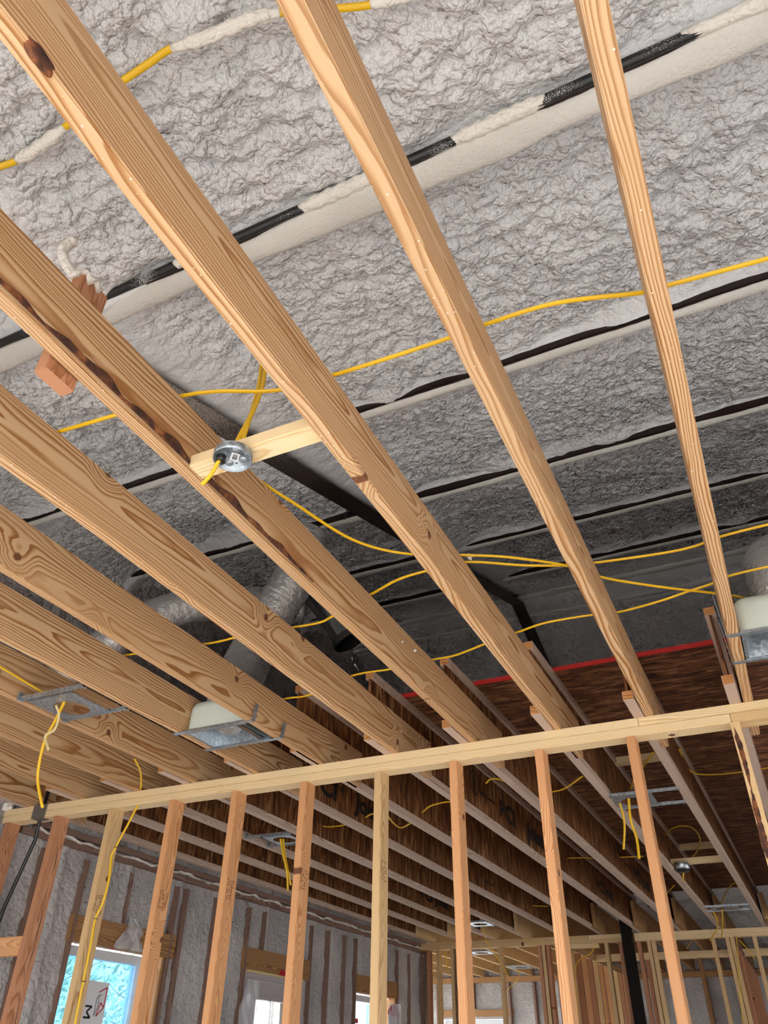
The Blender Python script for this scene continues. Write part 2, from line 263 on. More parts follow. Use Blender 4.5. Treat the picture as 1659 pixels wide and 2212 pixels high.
# ------------------------------------------------------------------ object helpers
def link(name, me, mat=None, parent=None, smooth=False):
    if mat is not None: me.materials.append(M[mat] if isinstance(mat, str) else mat)
    if smooth:
        me.polygons.foreach_set('use_smooth', [True]*len(me.polygons))
    o = bpy.data.objects.new(name, me); COL.objects.link(o)
    if parent is not None: o.parent = parent
    return o
def tag(o, label=None, cat=None, group=None, kind=None):
    if label: o['label'] = label
    if cat: o['category'] = cat
    if group: o['group'] = group
    if kind: o['kind'] = kind
    return o
def empty(name, loc=(0, 0, 0)):
    o = bpy.data.objects.new(name, None); COL.objects.link(o); o.location = loc; return o
def bm_box(bm, x0, x1, y0, y1, z0, z1):
    v = [bm.verts.new(p) for p in ((x0,y0,z0),(x1,y0,z0),(x1,y1,z0),(x0,y1,z0),(x0,y0,z1),(x1,y0,z1),(x1,y1,z1),(x0,y1,z1))]
    for f in ((0,3,2,1),(4,5,6,7),(0,1,5,4),(1,2,6,5),(2,3,7,6),(3,0,4,7)): bm.faces.new([v[i] for i in f])
def finish(bm, name):
    bmesh.ops.recalc_face_normals(bm, faces=bm.faces[:]); me = bpy.data.meshes.new(name); bm.to_mesh(me); bm.free(); return me
def box(name, x0, x1, y0, y1, z0, z1, mat, parent=None, bevel=0.0, base=None):
    """an axis-aligned box; its origin sits at the box's low corner centre so textures stay local"""
    o0 = Vector(((x0+x1)/2, (y0+y1)/2, z0))
    bm = bmesh.new(); bm_box(bm, x0-o0.x, x1-o0.x, y0-o0.y, y1-o0.y, 0, z1-z0)
    if bevel: bmesh.ops.bevel(bm, geom=bm.edges[:], offset=bevel, segments=2, affect='EDGES')
    ob = link(name, finish(bm, name), mat, parent)
    ob.location = o0 if parent is None else o0 - parent.location
    return ob
AX = {'x': Matrix(((1,0,0),(0,0,-1),(0,1,0))), 'y': Matrix(((0,-1,0),(1,0,0),(0,0,1))), 'z': Matrix(((0,1,0),(0,0,1),(1,0,0)))}
def board_mesh(L, T, D, bev=.003, sag=None):
    bm = bmesh.new(); n = max(1, int(L/.25)) if sag else 1
    bm_box(bm, 0, L, -T/2, T/2, -D/2, D/2)
    if bev:
        ed = [e for e in bm.edges if abs(e.verts[0].co.x-e.verts[1].co.x) > L*.5]
        bmesh.ops.bevel(bm, geom=ed, offset=bev, segments=2, affect='EDGES')
    return finish(bm, 'board')
def board(name, axis, start, L, T, D, mat, label=None, cat=None, group=None, kind=None, parent=None, tilt=None):
    """a sawn board: local X runs along its length, local Y is the thickness, local Z the depth"""
    o = link(name, board_mesh(L, T, D), mat, parent)
    R = AX[axis].to_4x4()
    if tilt: R = Matrix.Rotation(tilt, 4, 'Z') @ R
    o.matrix_local = Matrix.Translation(Vector(start) - (parent.location if parent else Vector())) @ R
    return tag(o, label, cat, group, kind)
def spline(pts, seg=8):
    P = [Vector(p) for p in pts]
    if len(P) < 3: return [P[0].lerp(P[-1], i/4) for i in range(5)]
    out = []
    Q = [P[0]*2-P[1]] + P + [P[-1]*2-P[-2]]
    for i in range(1, len(Q)-2):
        p0, p1, p2, p3 = Q[i-1:i+3]
        for k in range(seg):
            t = k/seg
            out.append(.5*((2*p1)+(-p0+p2)*t+(2*p0-5*p1+4*p2-p3)*t*t+(-p0+3*p1-3*p2+p3)*t**3))
    out.append(P[-1]); return out
def tube_mesh(path, ra, rb=None, n=10, cap=True, up=Vector((0, 0, 1)), radfn=None, name='tube'):
    rb = rb or ra; bm = bmesh.new(); rings = []
    N = len(path); prevs = None
    for i, p in enumerate(path):
        d = (path[min(i+1, N-1)]-path[max(i-1, 0)]).normalized()
        s = d.cross(up) if prevs is None else prevs - d*prevs.dot(d)
        if s.length < 1e-4: s = d.cross(Vector((0, 1, 0)))
        s.normalize(); prevs = s; u = s.cross(d).normalized()
        k = radfn(i, i/(N-1)) if radfn else 1.0
        rings.append([bm.verts.new(p + s*math.cos(a)*ra*k + u*math.sin(a)*rb*k) for a in [2*math.pi*j/n for j in range(n)]])
    for a, b in zip(rings, rings[1:]):
        for j in range(n): bm.faces.new((a[j], a[(j+1) % n], b[(j+1) % n], b[j]))
    if cap: bm.faces.new(rings[0][::-1]); bm.faces.new(rings[-1])
    return finish(bm, name)
def cable(name, pts, label, mat='yellow', ra=.0062, rb=.003, group=None, parent=None, cat='cable'):
    o = link(name, tube_mesh(spline(pts), ra, rb, 8), mat, parent, smooth=True)
    if parent is None: tag(o, label, cat, group)
    return o
def disc_lathe(profile, n=32):
    bm = bmesh.new(); rings = []
    for r, z in profile:
        if r < 1e-6: rings.append([bm.verts.new((0, 0, z))])
        else: rings.append([bm.verts.new((r*math.cos(2*math.pi*j/n), r*math.sin(2*math.pi*j/n), z)) for j in range(n)])
    for a, b in zip(rings, rings[1:]):
        for j in range(n):
            q = (a[j % len(a)], a[(j+1) % len(a)], b[(j+1) % len(b)], b[j % len(b)])
            q = list(dict.fromkeys(q))
            if len(q) > 2: bm.faces.new(q)
    return finish(bm, 'lathe')

# ------------------------------------------------------------------ numpy noise for the foam relief
def _h(i, j, s):
    a = (i*374761393 + j*668265263 + s*974711) & 0xffffffff
    a = ((a ^ (a >> 13))*1274126177) & 0xffffffff
    return ((a ^ (a >> 16)) & 0xffff)/65535.0
def vnoise(x, y, s=0):
    i = np.floor(x).astype(np.int64); j = np.floor(y).astype(np.int64); u = x-i; v = y-j
    u = u*u*(3-2*u); v = v*v*(3-2*v)
    return (_h(i, j, s)*(1-u)+_h(i+1, j, s)*u)*(1-v) + (_h(i, j+1, s)*(1-u)+_h(i+1, j+1, s)*u)*v
def worley(x, y, s=0):
    i = np.floor(x).astype(np.int64); j = np.floor(y).astype(np.int64); best = np.full(x.shape, 9.0)
    for a in (-1, 0, 1):
        for b in (-1, 0, 1):
            px = i+a+_h(i+a, j+b, s); py = j+b+_h(i+a, j+b, s+7)
            best = np.minimum(best, (x-px)**2+(y-py)**2)
    return np.sqrt(best)
def popcorn(x, y, size=.1, s=0, aniso=1.0):
    wx = x + (vnoise(x/.19, y/.19, s+1)-.5)*.07 + (vnoise(x/.05, y/.05, s+5)-.5)*.010
    wy = y + (vnoise(x/.19, y/.19, s+2)-.5)*.07 + (vnoise(x/.05, y/.05, s+6)-.5)*.010
    h = 0
    for k, (c, a) in enumerate(((size, 1.0), (size*.48, .50), (size*.26, .26))):
        d = worley(wx/c/aniso, wy/c, s+11*k); h = h + a*(1-np.minimum(d, 1)**2)
    return h*size*.34
def sheet(name, P, mat, parent=None, mask=None, smooth=True, attr=None):
    """a grid mesh from an (m, n, 3) array of points"""
    m, n = P.shape[:2]; me = bpy.data.meshes.new(name)
    idx = np.arange(m*n).reshape(m, n)
    q = np.stack((idx[:-1, :-1], idx[1:, :-1], idx[1:, 1:], idx[:-1, 1:]), -1)
    q = q[~mask] if mask is not None else q.reshape(-1, 4)
    me.vertices.add(m*n); me.vertices.foreach_set('co', P.reshape(-1).astype(np.float32))
    me.loops.add(q.size); me.loops.foreach_set('vertex_index', q.reshape(-1).astype(np.int32))
    me.polygons.add(len(q)); me.polygons.foreach_set('loop_start', (np.arange(len(q))*4).astype(np.int32))
    try: me.polygons.foreach_set('loop_total', np.full(len(q), 4, np.int32))
    except Exception: pass
    me.update(calc_edges=True); me.validate()
    if attr is not None:
        at = me.attributes.new('smoothness', 'FLOAT', 'POINT'); at.data.foreach_set('value', attr.reshape(-1).astype(np.float32))
    return link(name, me, mat, parent, smooth)

# ------------------------------------------------------------------ levels
PB, PT = 2.699, 2.775          # wall top plates: underside, top
JT = 2.959                     # top of the near 2x8 joists
SUB = 3.115                    # underside of the subfloor
YW0, YW1 = 3.27, 3.359         # near stud wall
RIDGE = 7.28
def zr(y):                     # plane of the purlin undersides
    return 3.40 + y/3 if y <= RIDGE else 3.40 + RIDGE/3 - (y-RIDGE)/3
PUR = [1.117 + 1.288*i for i in range(-1, 5)]
BPUR = [RIDGE+1.9, RIDGE+3.2, RIDGE+4.5, RIDGE+5.8]
XR0, XR1 = -1.93, -1.80        # rafter flange

# ------------------------------------------------------------------ setting
tag(box('floor', -6.3, 4.7, -1.05, 13.75, -.12, 0, 'concrete'), kind='structure')
tag(box('ground', -60, 45, -45, 60, -.3, -.13, 'soil'), kind='structure')

def ceiling():
    xs = np.concatenate((np.arange(-4.16, 1.9, .0115), np.arange(1.9, 4.75, .06)))
    ys = np.concatenate((np.arange(-1.0, .35, .06), np.arange(.35, 4.2, .0105), np.arange(4.2, RIDGE, .015), [RIDGE]))
    X, Y = np.meshgrid(xs, ys, indexing='ij')
    off = .075 + (vnoise(X/.75, Y/.5, 3)-.5)*.07 + (vnoise(X/.3, Y/.22, 4)-.5)*.035
    amp = np.ones_like(X)
    for k, yp in enumerate(PUR):
        d = Y-yp
        n = vnoise(X/.23, X*0+k*9.1, 21+k); n2 = vnoise(X/.07, X*0+k*5.3, 31+k)
        edge = np.clip(.115*(n-.18), 0.002, .075) + .012*n2 if k > 1 else .05+.0*n
        f = np.clip(1-np.abs(np.minimum(d, 0))/.10, 0, 1)**2*(d <= .01)
        off = off*(1-f)+edge*f
        g = np.clip(1-(d-.05)/.16, 0, 1)*(d > .01); g = g*g*(3-2*g)
        off = off*(1-g)+(.004)*g
        amp = amp*(1-.65*f)*(1-.8*g)
    # foam drawn smoothly over the rafter web on its right side and against its left side
    dr = X-XR1+.05
    g = np.clip(1-dr/.42, 0, 1)*(dr > 0); g = g*g*(3-2*g); off = off*(1-g)+(-.035)*g; amp = amp*(1-.9*g)
    dl = XR0+.05-X
    g = np.clip(1-dl/.20, 0, 1)*(dl >= 0); g = g*g*(3-2*g); off = off*(1-g)+(-.02)*g; amp = amp*(1-.6*g)
    g = np.clip(1-(RIDGE-Y)/.45, 0, 1); g = g*g*(3-2*g); off = off*(1-g)+.01*g; amp = amp*(1-.7*g)
    g = np.clip(1-(X+4.09)/.25, 0, 1)**2; off = off - .12*g
    big = 1.22
    chunk = np.clip(1.25-.35*Y+(vnoise(X/.9, Y/.6, 15)-.5)*1.2, 0, 1)
    ph = popcorn(X, Y, .10, 41, 1.2)*(.30+.40*chunk) + popcorn(X, Y, .052, 77, 1.5)*(1.0-.25*chunk)
    off = off - (ph-.035)*amp*big*1.65
    Z = 3.40 + Y/3 + off
    tag(sheet('ceiling_front_slope', np.stack((X, Y-(off)*.3, Z), -1), 'foam', attr=1-np.clip(amp, 0, 1)), kind='structure')
    xs = np.concatenate((np.arange(-6.3, -3.4, .08), np.arange(-3.4, 1.9, .02), np.arange(1.9, 4.75, .08)))
    ys = np.concatenate((np.arange(RIDGE, 9.2, .018), np.arange(9.2, 14.3, .06)))
    X, Y = np.meshgrid(xs, ys, indexing='ij')
    off = .05+(vnoise(X/.9, Y/.7, 5)-.5)*.05; amp = np.ones_like(X)
    g = np.clip(1-(Y-RIDGE)/.42, 0, 1); amp = amp*(1-.9*g)
    off = off*(1-g)+.01*g - .035*np.exp(-((Y-RIDGE-.36)/.05)**2)
    dr = np.abs(X+1.865); gg = np.clip(1-dr/.3, 0, 1)**2; off = off*(1-gg); amp = amp*(1-.7*gg)
    ph = popcorn(X, Y, .085, 51, 1.1)*.5 + popcorn(X, Y, .05, 87, 1.3)*.5
    off = off - (ph-.02)*amp*2.1
    Z = 3.40 + RIDGE/3 - (Y-RIDGE)/3 + off
    tag(sheet('ceiling_back_slope', np.stack((X, Y, Z), -1), 'foam', attr=1-np.clip(amp, 0, 1)), kind='structure')
ceiling()

def foam_wall(name, plane, c, u0, u1, top, holes, step=.03, amp=.35, flip=1, ridges=(), mat='foamwall'):
    """plane 'x': wall at X=c running along Y; plane 'y': wall at Y=c running along X. top(u) gives its height."""
    us = np.arange(u0, u1+step, step); vs = np.linspace(0, 1, 150)
    cut = sorted({h[0] for h in holes} | {h[1] for h in holes}); us = np.array(sorted(set(np.round(us, 4)) | set(cut)))
    U, V = np.meshgrid(us, vs, indexing='ij'); H = np.array([top(u) for u in us])[:, None]
    lvl = sorted({h[2] for h in holes} | {h[3] for h in holes} | {PT})
    Zc = V*H
    for l in lvl:                                  # snap rows to the opening edges
        k = np.argmin(np.abs(Zc-l), axis=1); Zc[np.arange(len(us)), k] = np.minimum(l, H[:, 0])
    d = (popcorn(U, Zc, .12, 61, .6)*1.1+(vnoise(U/.25, Zc/.6, 8)-.5)*.05)*amp + np.where(Zc > PT+.02, .02, 0)
    for r in ridges: d = d + .02*np.exp(-((U-r)/.03)**2)
    um = (us[:-1]+us[1:])/2; zm = (Zc[:-1, :-1]+Zc[:-1, 1:])/2
    mask = np.zeros(zm.shape, bool)
    for a, b, z0, z1 in holes: mask |= ((um > a) & (um < b))[:, None] & (zm > z0) & (zm < z1)
    if plane == 'x': P = np.stack((c+flip*d, U, Zc), -1)
    else: P = np.stack((U, c+flip*d, Zc), -1)
    return tag(sheet(name, P, mat, mask=mask), kind='structure')
HX = [(4.02, 4.92, .85, 2.17), (5.93, 6.91, .0, 2.19), (7.88, 8.85, .85, 2.17)]
foam_wall('wall_left', 'x', -4.115, -1.0, 9.75, lambda y: zr(y)+.18, HX, .02, .46, 1, [y for y in np.arange(.2, 9, .6)])
foam_wall('wall_back', 'y', 13.68, -6.3, 4.7, lambda x: zr(13.65)+.2, [(-5.42, -4.35, .8, 2.21)], .035, .45, -1, mat='foamwall')
foam_wall('wall_right', 'x', 4.6, -1.0, 13.7, lambda y: zr(y)+.2, [(4.3, 8.9, .02, 2.25)], .12, .4, -1)  # its opening is added out of view, to light the left foam wall and joists
foam_wall('wall_far_left', 'x', -6.22, 9.7, 13.7, lambda y: zr(y)+.2, [(10.0, 13.4, .05, 2.65)], .1, .4, 1)  # its large opening is added out of view, as a light source for the far room
foam_wall('wall_front', 'y', -1.0, -4.2, 4.7, lambda x: zr(-1)+.2, [(-3.25, 3.65, 0, 2.45)], .1, .2, 1)
foam_wall('wall_return', 'y', 9.74, -6.3, -4.08, lambda x: zr(9.74)+.2, [(-6.1, -4.3, .02, 2.65)], .1, .2, 1)  # its opening is added out of view, so the sun reaches the far room floor

# ------------------------------------------------------------------ roof steel
def purlin(y, i, back=False):
    z = zr(y); s = -1 if back else 1
    names = ['steel roof purlin behind the camera end of the joists', 'steel purlin carrying the black pipe, nearest in view', 'second steel purlin, thin dark crevice above a wavy foam bead',
             'third steel purlin with a broad dark strip between foam panels', 'fourth steel purlin, dark strip under a knobbly foam bead', 'fifth steel purlin, the last dark strip before the ridge']
    root = empty('roof_purlin', (0, y, z))
    tag(root, names[i] if not back else 'steel purlin on the far roof slope, number %s beyond the ridge' % ('one', 'two', 'three', 'four')[i], 'purlin', 'steel purlins under the roof')
    x0, x1 = -4.09, 4.62
    box('web', x0, x1, y-.002 if not back else y-.001, y+.002, z, z+.17, 'steel', root)
    box('bottom_flange', x0, x1, y-.001, y+.055, z, z+.004, 'steel', root)
    if not back:
        xs = np.concatenate((np.arange(-4.1, 2.0, .03), [2.5, 3, 4, 4.6])); a = np.linspace(-.15*math.pi, 1.12*math.pi, 15)
        X, A = np.meshgrid(xs, a, indexing='ij'); wd = .045 if i == 1 else .026
        k = wd*(.75+.5*vnoise(X/.22, X*0+i*3.7, 90+i))+(vnoise(X/.04, A*2, 91)-.5)*.004
        hh = .014+.008*vnoise(X/.15, X*0+i*7.7, 95+i)
        Yc = wd+.012+np.cos(math.pi-A)*k; Zc = .004-np.sin(A)*hh
        link_ = sheet('foam_bead', np.stack((X, Yc, Zc), -1), 'foamlip', root)
        link_['label'] = 'smooth pale foam bead coating the flange'
    return root
for i, y in enumerate(PUR): purlin(y, i)
for i, y in enumerate(BPUR): purlin(y, i, True)

# black pipe on the nearest purlin
pp = empty('black_pipe', (0, PUR[1]-.006, zr(PUR[1])+.004)); tag(pp, 'straight black pipe along the nearest purlin, partly buried in white foam', 'pipe')
link('pipe_run', tube_mesh([Vector((x, 0, 0)) for x in np.arange(-4.05, 4.6, .2)], .0155, n=14), 'pipe', pp, True)
for a, b in ((-2.06, -1.72), (-1.36, -1.12), (-.86, -.50), (-.335, -.05), (.32, 1.6), (-4.0, -2.5)):
    n = 22
    link('foam_patch', tube_mesh([Vector((a+(b-a)*i/n, -.001, 0)) for i in range(n+1)], .021, .019, 12,
         radfn=lambda i, t: .72+.38*min(1, min(t, 1-t)*6)+.14*math.sin(i*2.1)*min(1, min(t, 1-t)*8)), 'foamwhite', pp, True)

def rafter():
    for part, yy in (('front', (-.3, RIDGE)), ('back', (RIDGE, 13.6))):
        root = empty('steel_rafter', (-1.865, 0, 0)); y0, y1 = yy
        tag(root, {'front': 'dark steel rafter rising to the ridge, foam dusted at its lower end', 'back': 'black steel rafter descending beyond the ridge behind the joists'}[part], 'rafter', 'steel rafters')
        z0, z1 = zr(y0)-.08, zr(y1)-.08
        for nm, xa, xb, d0, d1 in (('bottom_flange', -.065, .065, 0, .008), ('web', -.004, .004, .008, .26)):
            bm = bmesh.new()
            v = [bm.verts.new(p) for p in ((xa,y0,z0+d0),(xb,y0,z0+d0),(xb,y1,z1+d0),(xa,y1,z1+d0),(xa,y0,z0+d1),(xb,y0,z0+d1),(xb,y1,z1+d1),(xa,y1,z1+d1))]
            for f in ((0,3,2,1),(4,5,6,7),(0,1,5,4),(1,2,6,5),(2,3,7,6),(3,0,4,7)): bm.faces.new([v[j] for j in f])
            link(nm, finish(bm, nm), 'rafter', root)
rafter()
rb = empty('ridge_beam', (0, RIDGE, zr(RIDGE))); tag(rb, 'foam covered ridge member where the two roof slopes meet', 'ridge beam')
for dy, r_ in ((.0, .03), (.30, .026)):
    xs = np.arange(-4.1, 4.6, .06); a = np.linspace(0, 2*math.pi, 13); X, A = np.meshgrid(xs, a, indexing='ij')
    k = r_*(.8+.4*vnoise(X/.3, X*0+dy*9, 71))
    sheet('foam_bead', np.stack((X, dy+np.cos(A)*k*1.5, -dy/3-.004+np.sin(A)*k), -1), 'foamlip', rb)

# ------------------------------------------------------------------ near ceiling joists (2x8)
JX = [.052, -.340, -.740, -1.137, -1.533, -1.946, -2.325, -2.719, -3.11, -3.50, -3.89]
JL = ['2x8 ceiling joist farthest right, wavy striped underside, carrying the right metal boot', '2x8 ceiling joist second from right, straight fine stripes beneath',
      '2x8 ceiling joist with the big knot hole near the top left corner', '2x8 ceiling joist with dark bark along its lower edge',
      '2x8 ceiling joist next left of the bark-edged one, thin pale underside', '2x8 ceiling joist with the bent up hanger rails of the left boot on its side',
      '2x8 ceiling joist carrying the left end of the left boot rails', '2x8 ceiling joist carrying the left end of the square light frame', '2x8 ceiling joist behind the hanging cable ends at lower left',
      '2x8 ceiling joist third from the left wall corner, low in the left edge', '2x8 ceiling joist nearest the left foam wall']
JO = []
for i, (x, lb) in enumerate(zip(JX, JL)):
    o = board('ceiling_joist', 'y', (x+.019, -.93, (PT+JT)/2+.0), 3.69+.93, .038, JT-PT, 'joist', lb, 'joist', 'near ceiling joists')
    JO.append(o)
for x, lb in ((.45, '2x8 ceiling joist just outside the right edge beyond the right boot'), (.85, 'outer right 2x8 ceiling joist beyond the frame'),):
    board('ceiling_joist', 'y', (x+.019, -.93, (PT+JT)/2), 4.62, .038, JT-PT, 'joist', lb, 'joist', 'near ceiling joists')
# bark along the lower right edge of the fourth joist (child, in the joist's own axes: x along, y = -world x)
def wane(j, x_a, x_b, w0, face_side, mat='bark', seed=1):
    n = 60; bm = bmesh.new(); T, D = .019, .092; rows = []
    rnd = random.Random(seed)
    for i in range(n+1):
        t = i/n; w_ = w0*max(.02, math.sin(math.pi*t))**.35*(.78+.22*math.sin(t*31)+.2*math.sin(t*67+1)+.12*rnd.random())
        x = x_a+(x_b-x_a)*t
        rows.append([bm.verts.new((x, -T-.0016, -D+.012)), bm.verts.new((x, -T-.0035, -D+.012+w_*.5)), bm.verts.new((x, -T-.0012, -D+.012+w_))])
    for a, b in zip(rows, rows[1:]):
        for k in range(2): bm.faces.new((a[k], a[k+1], b[k+1], b[k]))
    o = link('bark_edge', finish(bm, 'bark_edge'), mat, j, True); o['label'] = 'dark brown bark strip'; return o
wane(JO[3], .93+.42, .93+1.75, .030, 1)
# knot hole at the lower corner of the third joist
def knot_hole(j, x, y, z, sx, sy, sz):
    bm = bmesh.new(); bmesh.ops.create_uvsphere(bm, u_segments=24, v_segments=14, radius=1)
    for v in bm.verts:
        k = 1+.1*math.sin(v.co.x*7+v.co.z*5); v.co = Vector((x+v.co.x*sx*k, y+v.co.y*sy, z+v.co.z*sz*k))
    o = link('knot_hole', finish(bm, 'knot_hole'), 'bark', j, True); o['label'] = 'large dark oval knot'; return o
knot_hole(JO[2], .93+.228, -.0125, -.084, .034, .0105, .0165)

# short 2x4 block hung beside the bark-edged joist
hb = empty('hanger_block', (-1.1585, .705, 2.73)); tag(hb, 'short upright 2x4 block nailed beside the bark-edged joist, foam glob on top', 'wood block')
board('block', 'z', (-1.1585, .725, 2.745), .325, .038, .082, 'redstud', parent=hb)
bm = bmesh.new(); bmesh.ops.create_icosphere(bm, subdivisions=3, radius=1)
for v in bm.verts: v.co = Vector((v.co.x*.03, v.co.y*.045+.005, .342+v.co.z*.02+.012*math.sin(v.co.y*9)))
link('foam_glob', finish(bm, 'foam_glob'), 'foamwhite', hb, True)
link('foam_curl', tube_mesh(spline([(-.01, -.02, .34), (-.025, -.045, .37), (-.035, -.06, .41), (-.02, -.055, .45)]), .013, n=10), 'foamwhite', hb, True)

# ------------------------------------------------------------------ I-joists
IJ = [(-.005, .11), (-.39, -.255), (-.779, -.69), (-1.185, -1.09), (-1.575, -1.50), (-1.975, -1.92), (-2.36, -2.345), (-2.775, -2.775), (-3.165, -3.165), (-3.56, -3.56), (-3.95, -3.95)]
IL = ['I-joist farthest right, its cut end beside the right boot', 'I-joist beside the second 2x8 from the right, left of the bark-edged stud', 'I-joist holding the left end of the wide light frame',
      'I-joist whose top flange end shows above the wall at centre right', 'I-joist printed with the round logo and Joist lettering', 'I-joist whose cut end stands clear at the centre of the wall',
      'I-joist printed with BCI Joist lettering, behind the pale central stud', 'I-joist carrying the right end of the small light frame', 'I-joist carrying the left end of the small light frame',
      'second I-joist from the left foam wall', 'I-joist lying along the top of the left foam wall']
IO = []
Y0I, Y1I = 3.06, 9.5
for (xa, xb), lb in zip(IJ, IL):
    root = empty('i_joist', (xa+.0215, Y0I, PT)); ang = -math.atan2(xb-xa, Y1I-Y0I)
    root.rotation_euler = (0, 0, ang); tag(root, lb, 'joist', 'engineered I-joists over the back room')
    L = Y1I-Y0I
    for nm, T, D, zc, mt in (('bottom_flange', .043, .038, .019, 'flange'), ('web', .010, .266, .171, 'web'), ('top_flange', .043, .036, .322, 'flange')):
        o = link(nm, board_mesh(L, T, D, .001), mt, root); o.matrix_local = Matrix.Translation((0, 0, zc)) @ AX['y'].to_4x4()
    for zc, hh in ((.019, .036), (.322, .034)):
        box('cut_end', xa+.0015, xa+.0415, Y0I-.0012, Y0I+.0002, PT+zc-hh/2, PT+zc+hh/2, 'endgrain', root)['label'] = 'orange brown cut end'
    IO.append(root)
# subfloor on the I-joists
sf = empty('subfloor', (0, 3.42, SUB)); tag(sf, 'dark strand board subfloor laid over the I-joists, front edge sprayed red', 'subfloor')
box('panel', -4.08, 4.5, 3.42, 9.3, SUB, SUB+.018, 'sub', sf)
e = box('painted_edge', -4.08, 4.5, 3.414, 3.4215, SUB-.002, SUB+.02, 'red', sf); e['label'] = 'bright red painted edge'

def lettering(root, y, z, text, size, name='printed_lettering', bold=.006):
    cu = bpy.data.curves.new('txt', 'FONT'); cu.body = text; cu.size = size; cu.extrude = .0004; cu.offset = bold
    tmp = bpy.data.objects.new('txt', cu); COL.objects.link(tmp)
    bpy.context.view_layer.update(); dg = bpy.context.evaluated_depsgraph_get()
    me = bpy.data.meshes.new_from_object(tmp.evaluated_get(dg)); bpy.data.objects.remove(tmp)
    me.materials.clear(); o = link(name, me, 'ink', root)
    o.matrix_local = Matrix.Translation((.0062, y-Y0I, z-PT)) @ Matrix(((0,0,1,0),(1.4,0,0,0),(0,1,0,0),(0,0,0,1)))
    o['label'] = 'black printed words'
    return o
def logo(root, y, z, r):
    bm = bmesh.new(); N = 28
    vo = [(math.cos(2*math.pi*i/N), math.sin(2*math.pi*i/N)) for i in range(N)]
    a = [bm.verts.new((0, r*c, r*s)) for c, s in vo]; b = [bm.verts.new((0, r*.87*c, r*.87*s)) for c, s in vo]
    for i in range(N): bm.faces.new((a[i], a[(i+1) % N], b[(i+1) % N], b[i]))
    def poly(P): bm.faces.new([bm.verts.new((0, r*p[0], r*p[1])) for p in P])
    for k in range(3):                                                 # a simple tree
        poly(((-.45+.1*k, -.35+.36*k), (.45-.1*k, -.35+.36*k), (0, .12+.3*k)))
    poly(((-.08, -.7), (.08, -.7), (.08, -.3), (-.08, -.3)))
    o = link('printed_emblem', finish(bm, 'emblem'), 'ink', root); o.location = (.0068, y-Y0I, z-PT); o['label'] = 'black tree in a circle'
lettering(IO[6], 3.86, 2.875, 'BCI', .155); lettering(IO[6], 4.22, 2.94, '\u00ae', .05, bold=.001); lettering(IO[6], 4.44, 2.885, 'Joist', .15)
logo(IO[4], 4.47, 2.97, .075); lettering(IO[4], 4.56, 2.93, 'Boise Cascade', .036, bold=.001); lettering(IO[4], 4.93, 2.885, 'BCI', .155); lettering(IO[4], 5.53, 2.885, 'Joist', .15)
logo(IO[3], 6.7, 2.98, .07); lettering(IO[3], 6.85, 2.93, 'Boise Cascade', .036, bold=.001); lettering(IO[3], 7.25, 2.89, 'BCI Joist', .14)
lettering(IO[4], 7.6, 2.89, 'BCI Joist', .14); lettering(IO[6], 6.9, 2.885, 'Boise Cascade', .036, bold=.001); lettering(IO[8], 7.4, 2.885, 'BCI Joist', .14)

# ------------------------------------------------------------------ near stud wall
board('top_plate', 'x', (-4.09, (YW0+YW1)/2, PB+.0575), 4.09-.373, .037, .089, 'plate', 'long upper top plate of the near stud wall, left of its joint', 'wall plate', 'near wall top plates')
board('top_plate', 'x', (-.371, (YW0+YW1)/2+.001, PB+.0575), 4.9, .037, .089, 'plate', 'upper top plate of the near stud wall, right of its joint', 'wall plate', 'near wall top plates')
board('top_plate', 'x', (-4.09, (YW0+YW1)/2, PB+.019), 4.09-.012, .038, .089, 'plate', 'long lower top plate nailed onto the near studs', 'wall plate', 'near wall top plates')
board('top_plate', 'x', (-.010, (YW0+YW1)/2, PB+.019), 4.55, .038, .089, 'studpale', 'orange toned lower top plate at the right edge above the bark-edged stud', 'wall plate', 'near wall top plates')
board('bottom_plate', 'x', (-4.09, (YW0+YW1)/2, .019), 8.6, .038, .089, 'plate', 'bottom plate of the near stud wall on the concrete floor', 'wall plate')
SX = [(-4.065, 'redstud', 'reddish stud in the far left corner of the near wall'), (-3.675, 'redstud', 'split reddish stud right of the leaning black pipe'), (-3.267, 'studpale', 'pale stud with the long yellow cable stapled down it'),
      (-2.848, 'stud', 'orange stud crossing the blue-lit window, third from the left pipe'), (-2.446, 'stud', 'orange stud between the blue-lit window and the grey door'), (-2.034, 'stud', 'orange stud in front of the grey door, small light frame beside it'),
      (-1.622, 'studpale', 'pale yellow stud at centre hiding part of the Joist lettering'), (-1.239, 'stud', 'smooth orange stud right of centre, left of the Joist print'),
      (-.834, 'stud', 'orange stud with one knot, left of the black steel post'), (-.435, 'stud', 'bright orange stud in front of the wide light frame'), (-.020, 'studpale', 'pale bark-stained stud at the right edge under the plate joint')]
ST = []
for x, mt, lb in SX:
    ST.append(board('wall_stud', 'z', (x+.019, (YW0+YW1)/2, .038), PB-.038, .038, .089, mt, lb, 'stud', 'near wall studs'))
for x in (.40, .80, 1.21): board('wall_stud', 'z', (x+.019, (YW0+YW1)/2, .038), PB-.038, .038, .089, 'stud', 'near wall stud beyond the right edge at %s paces' % {.40: 'one', .80: 'two', 1.21: 'three'}[x], 'stud', 'near wall studs')
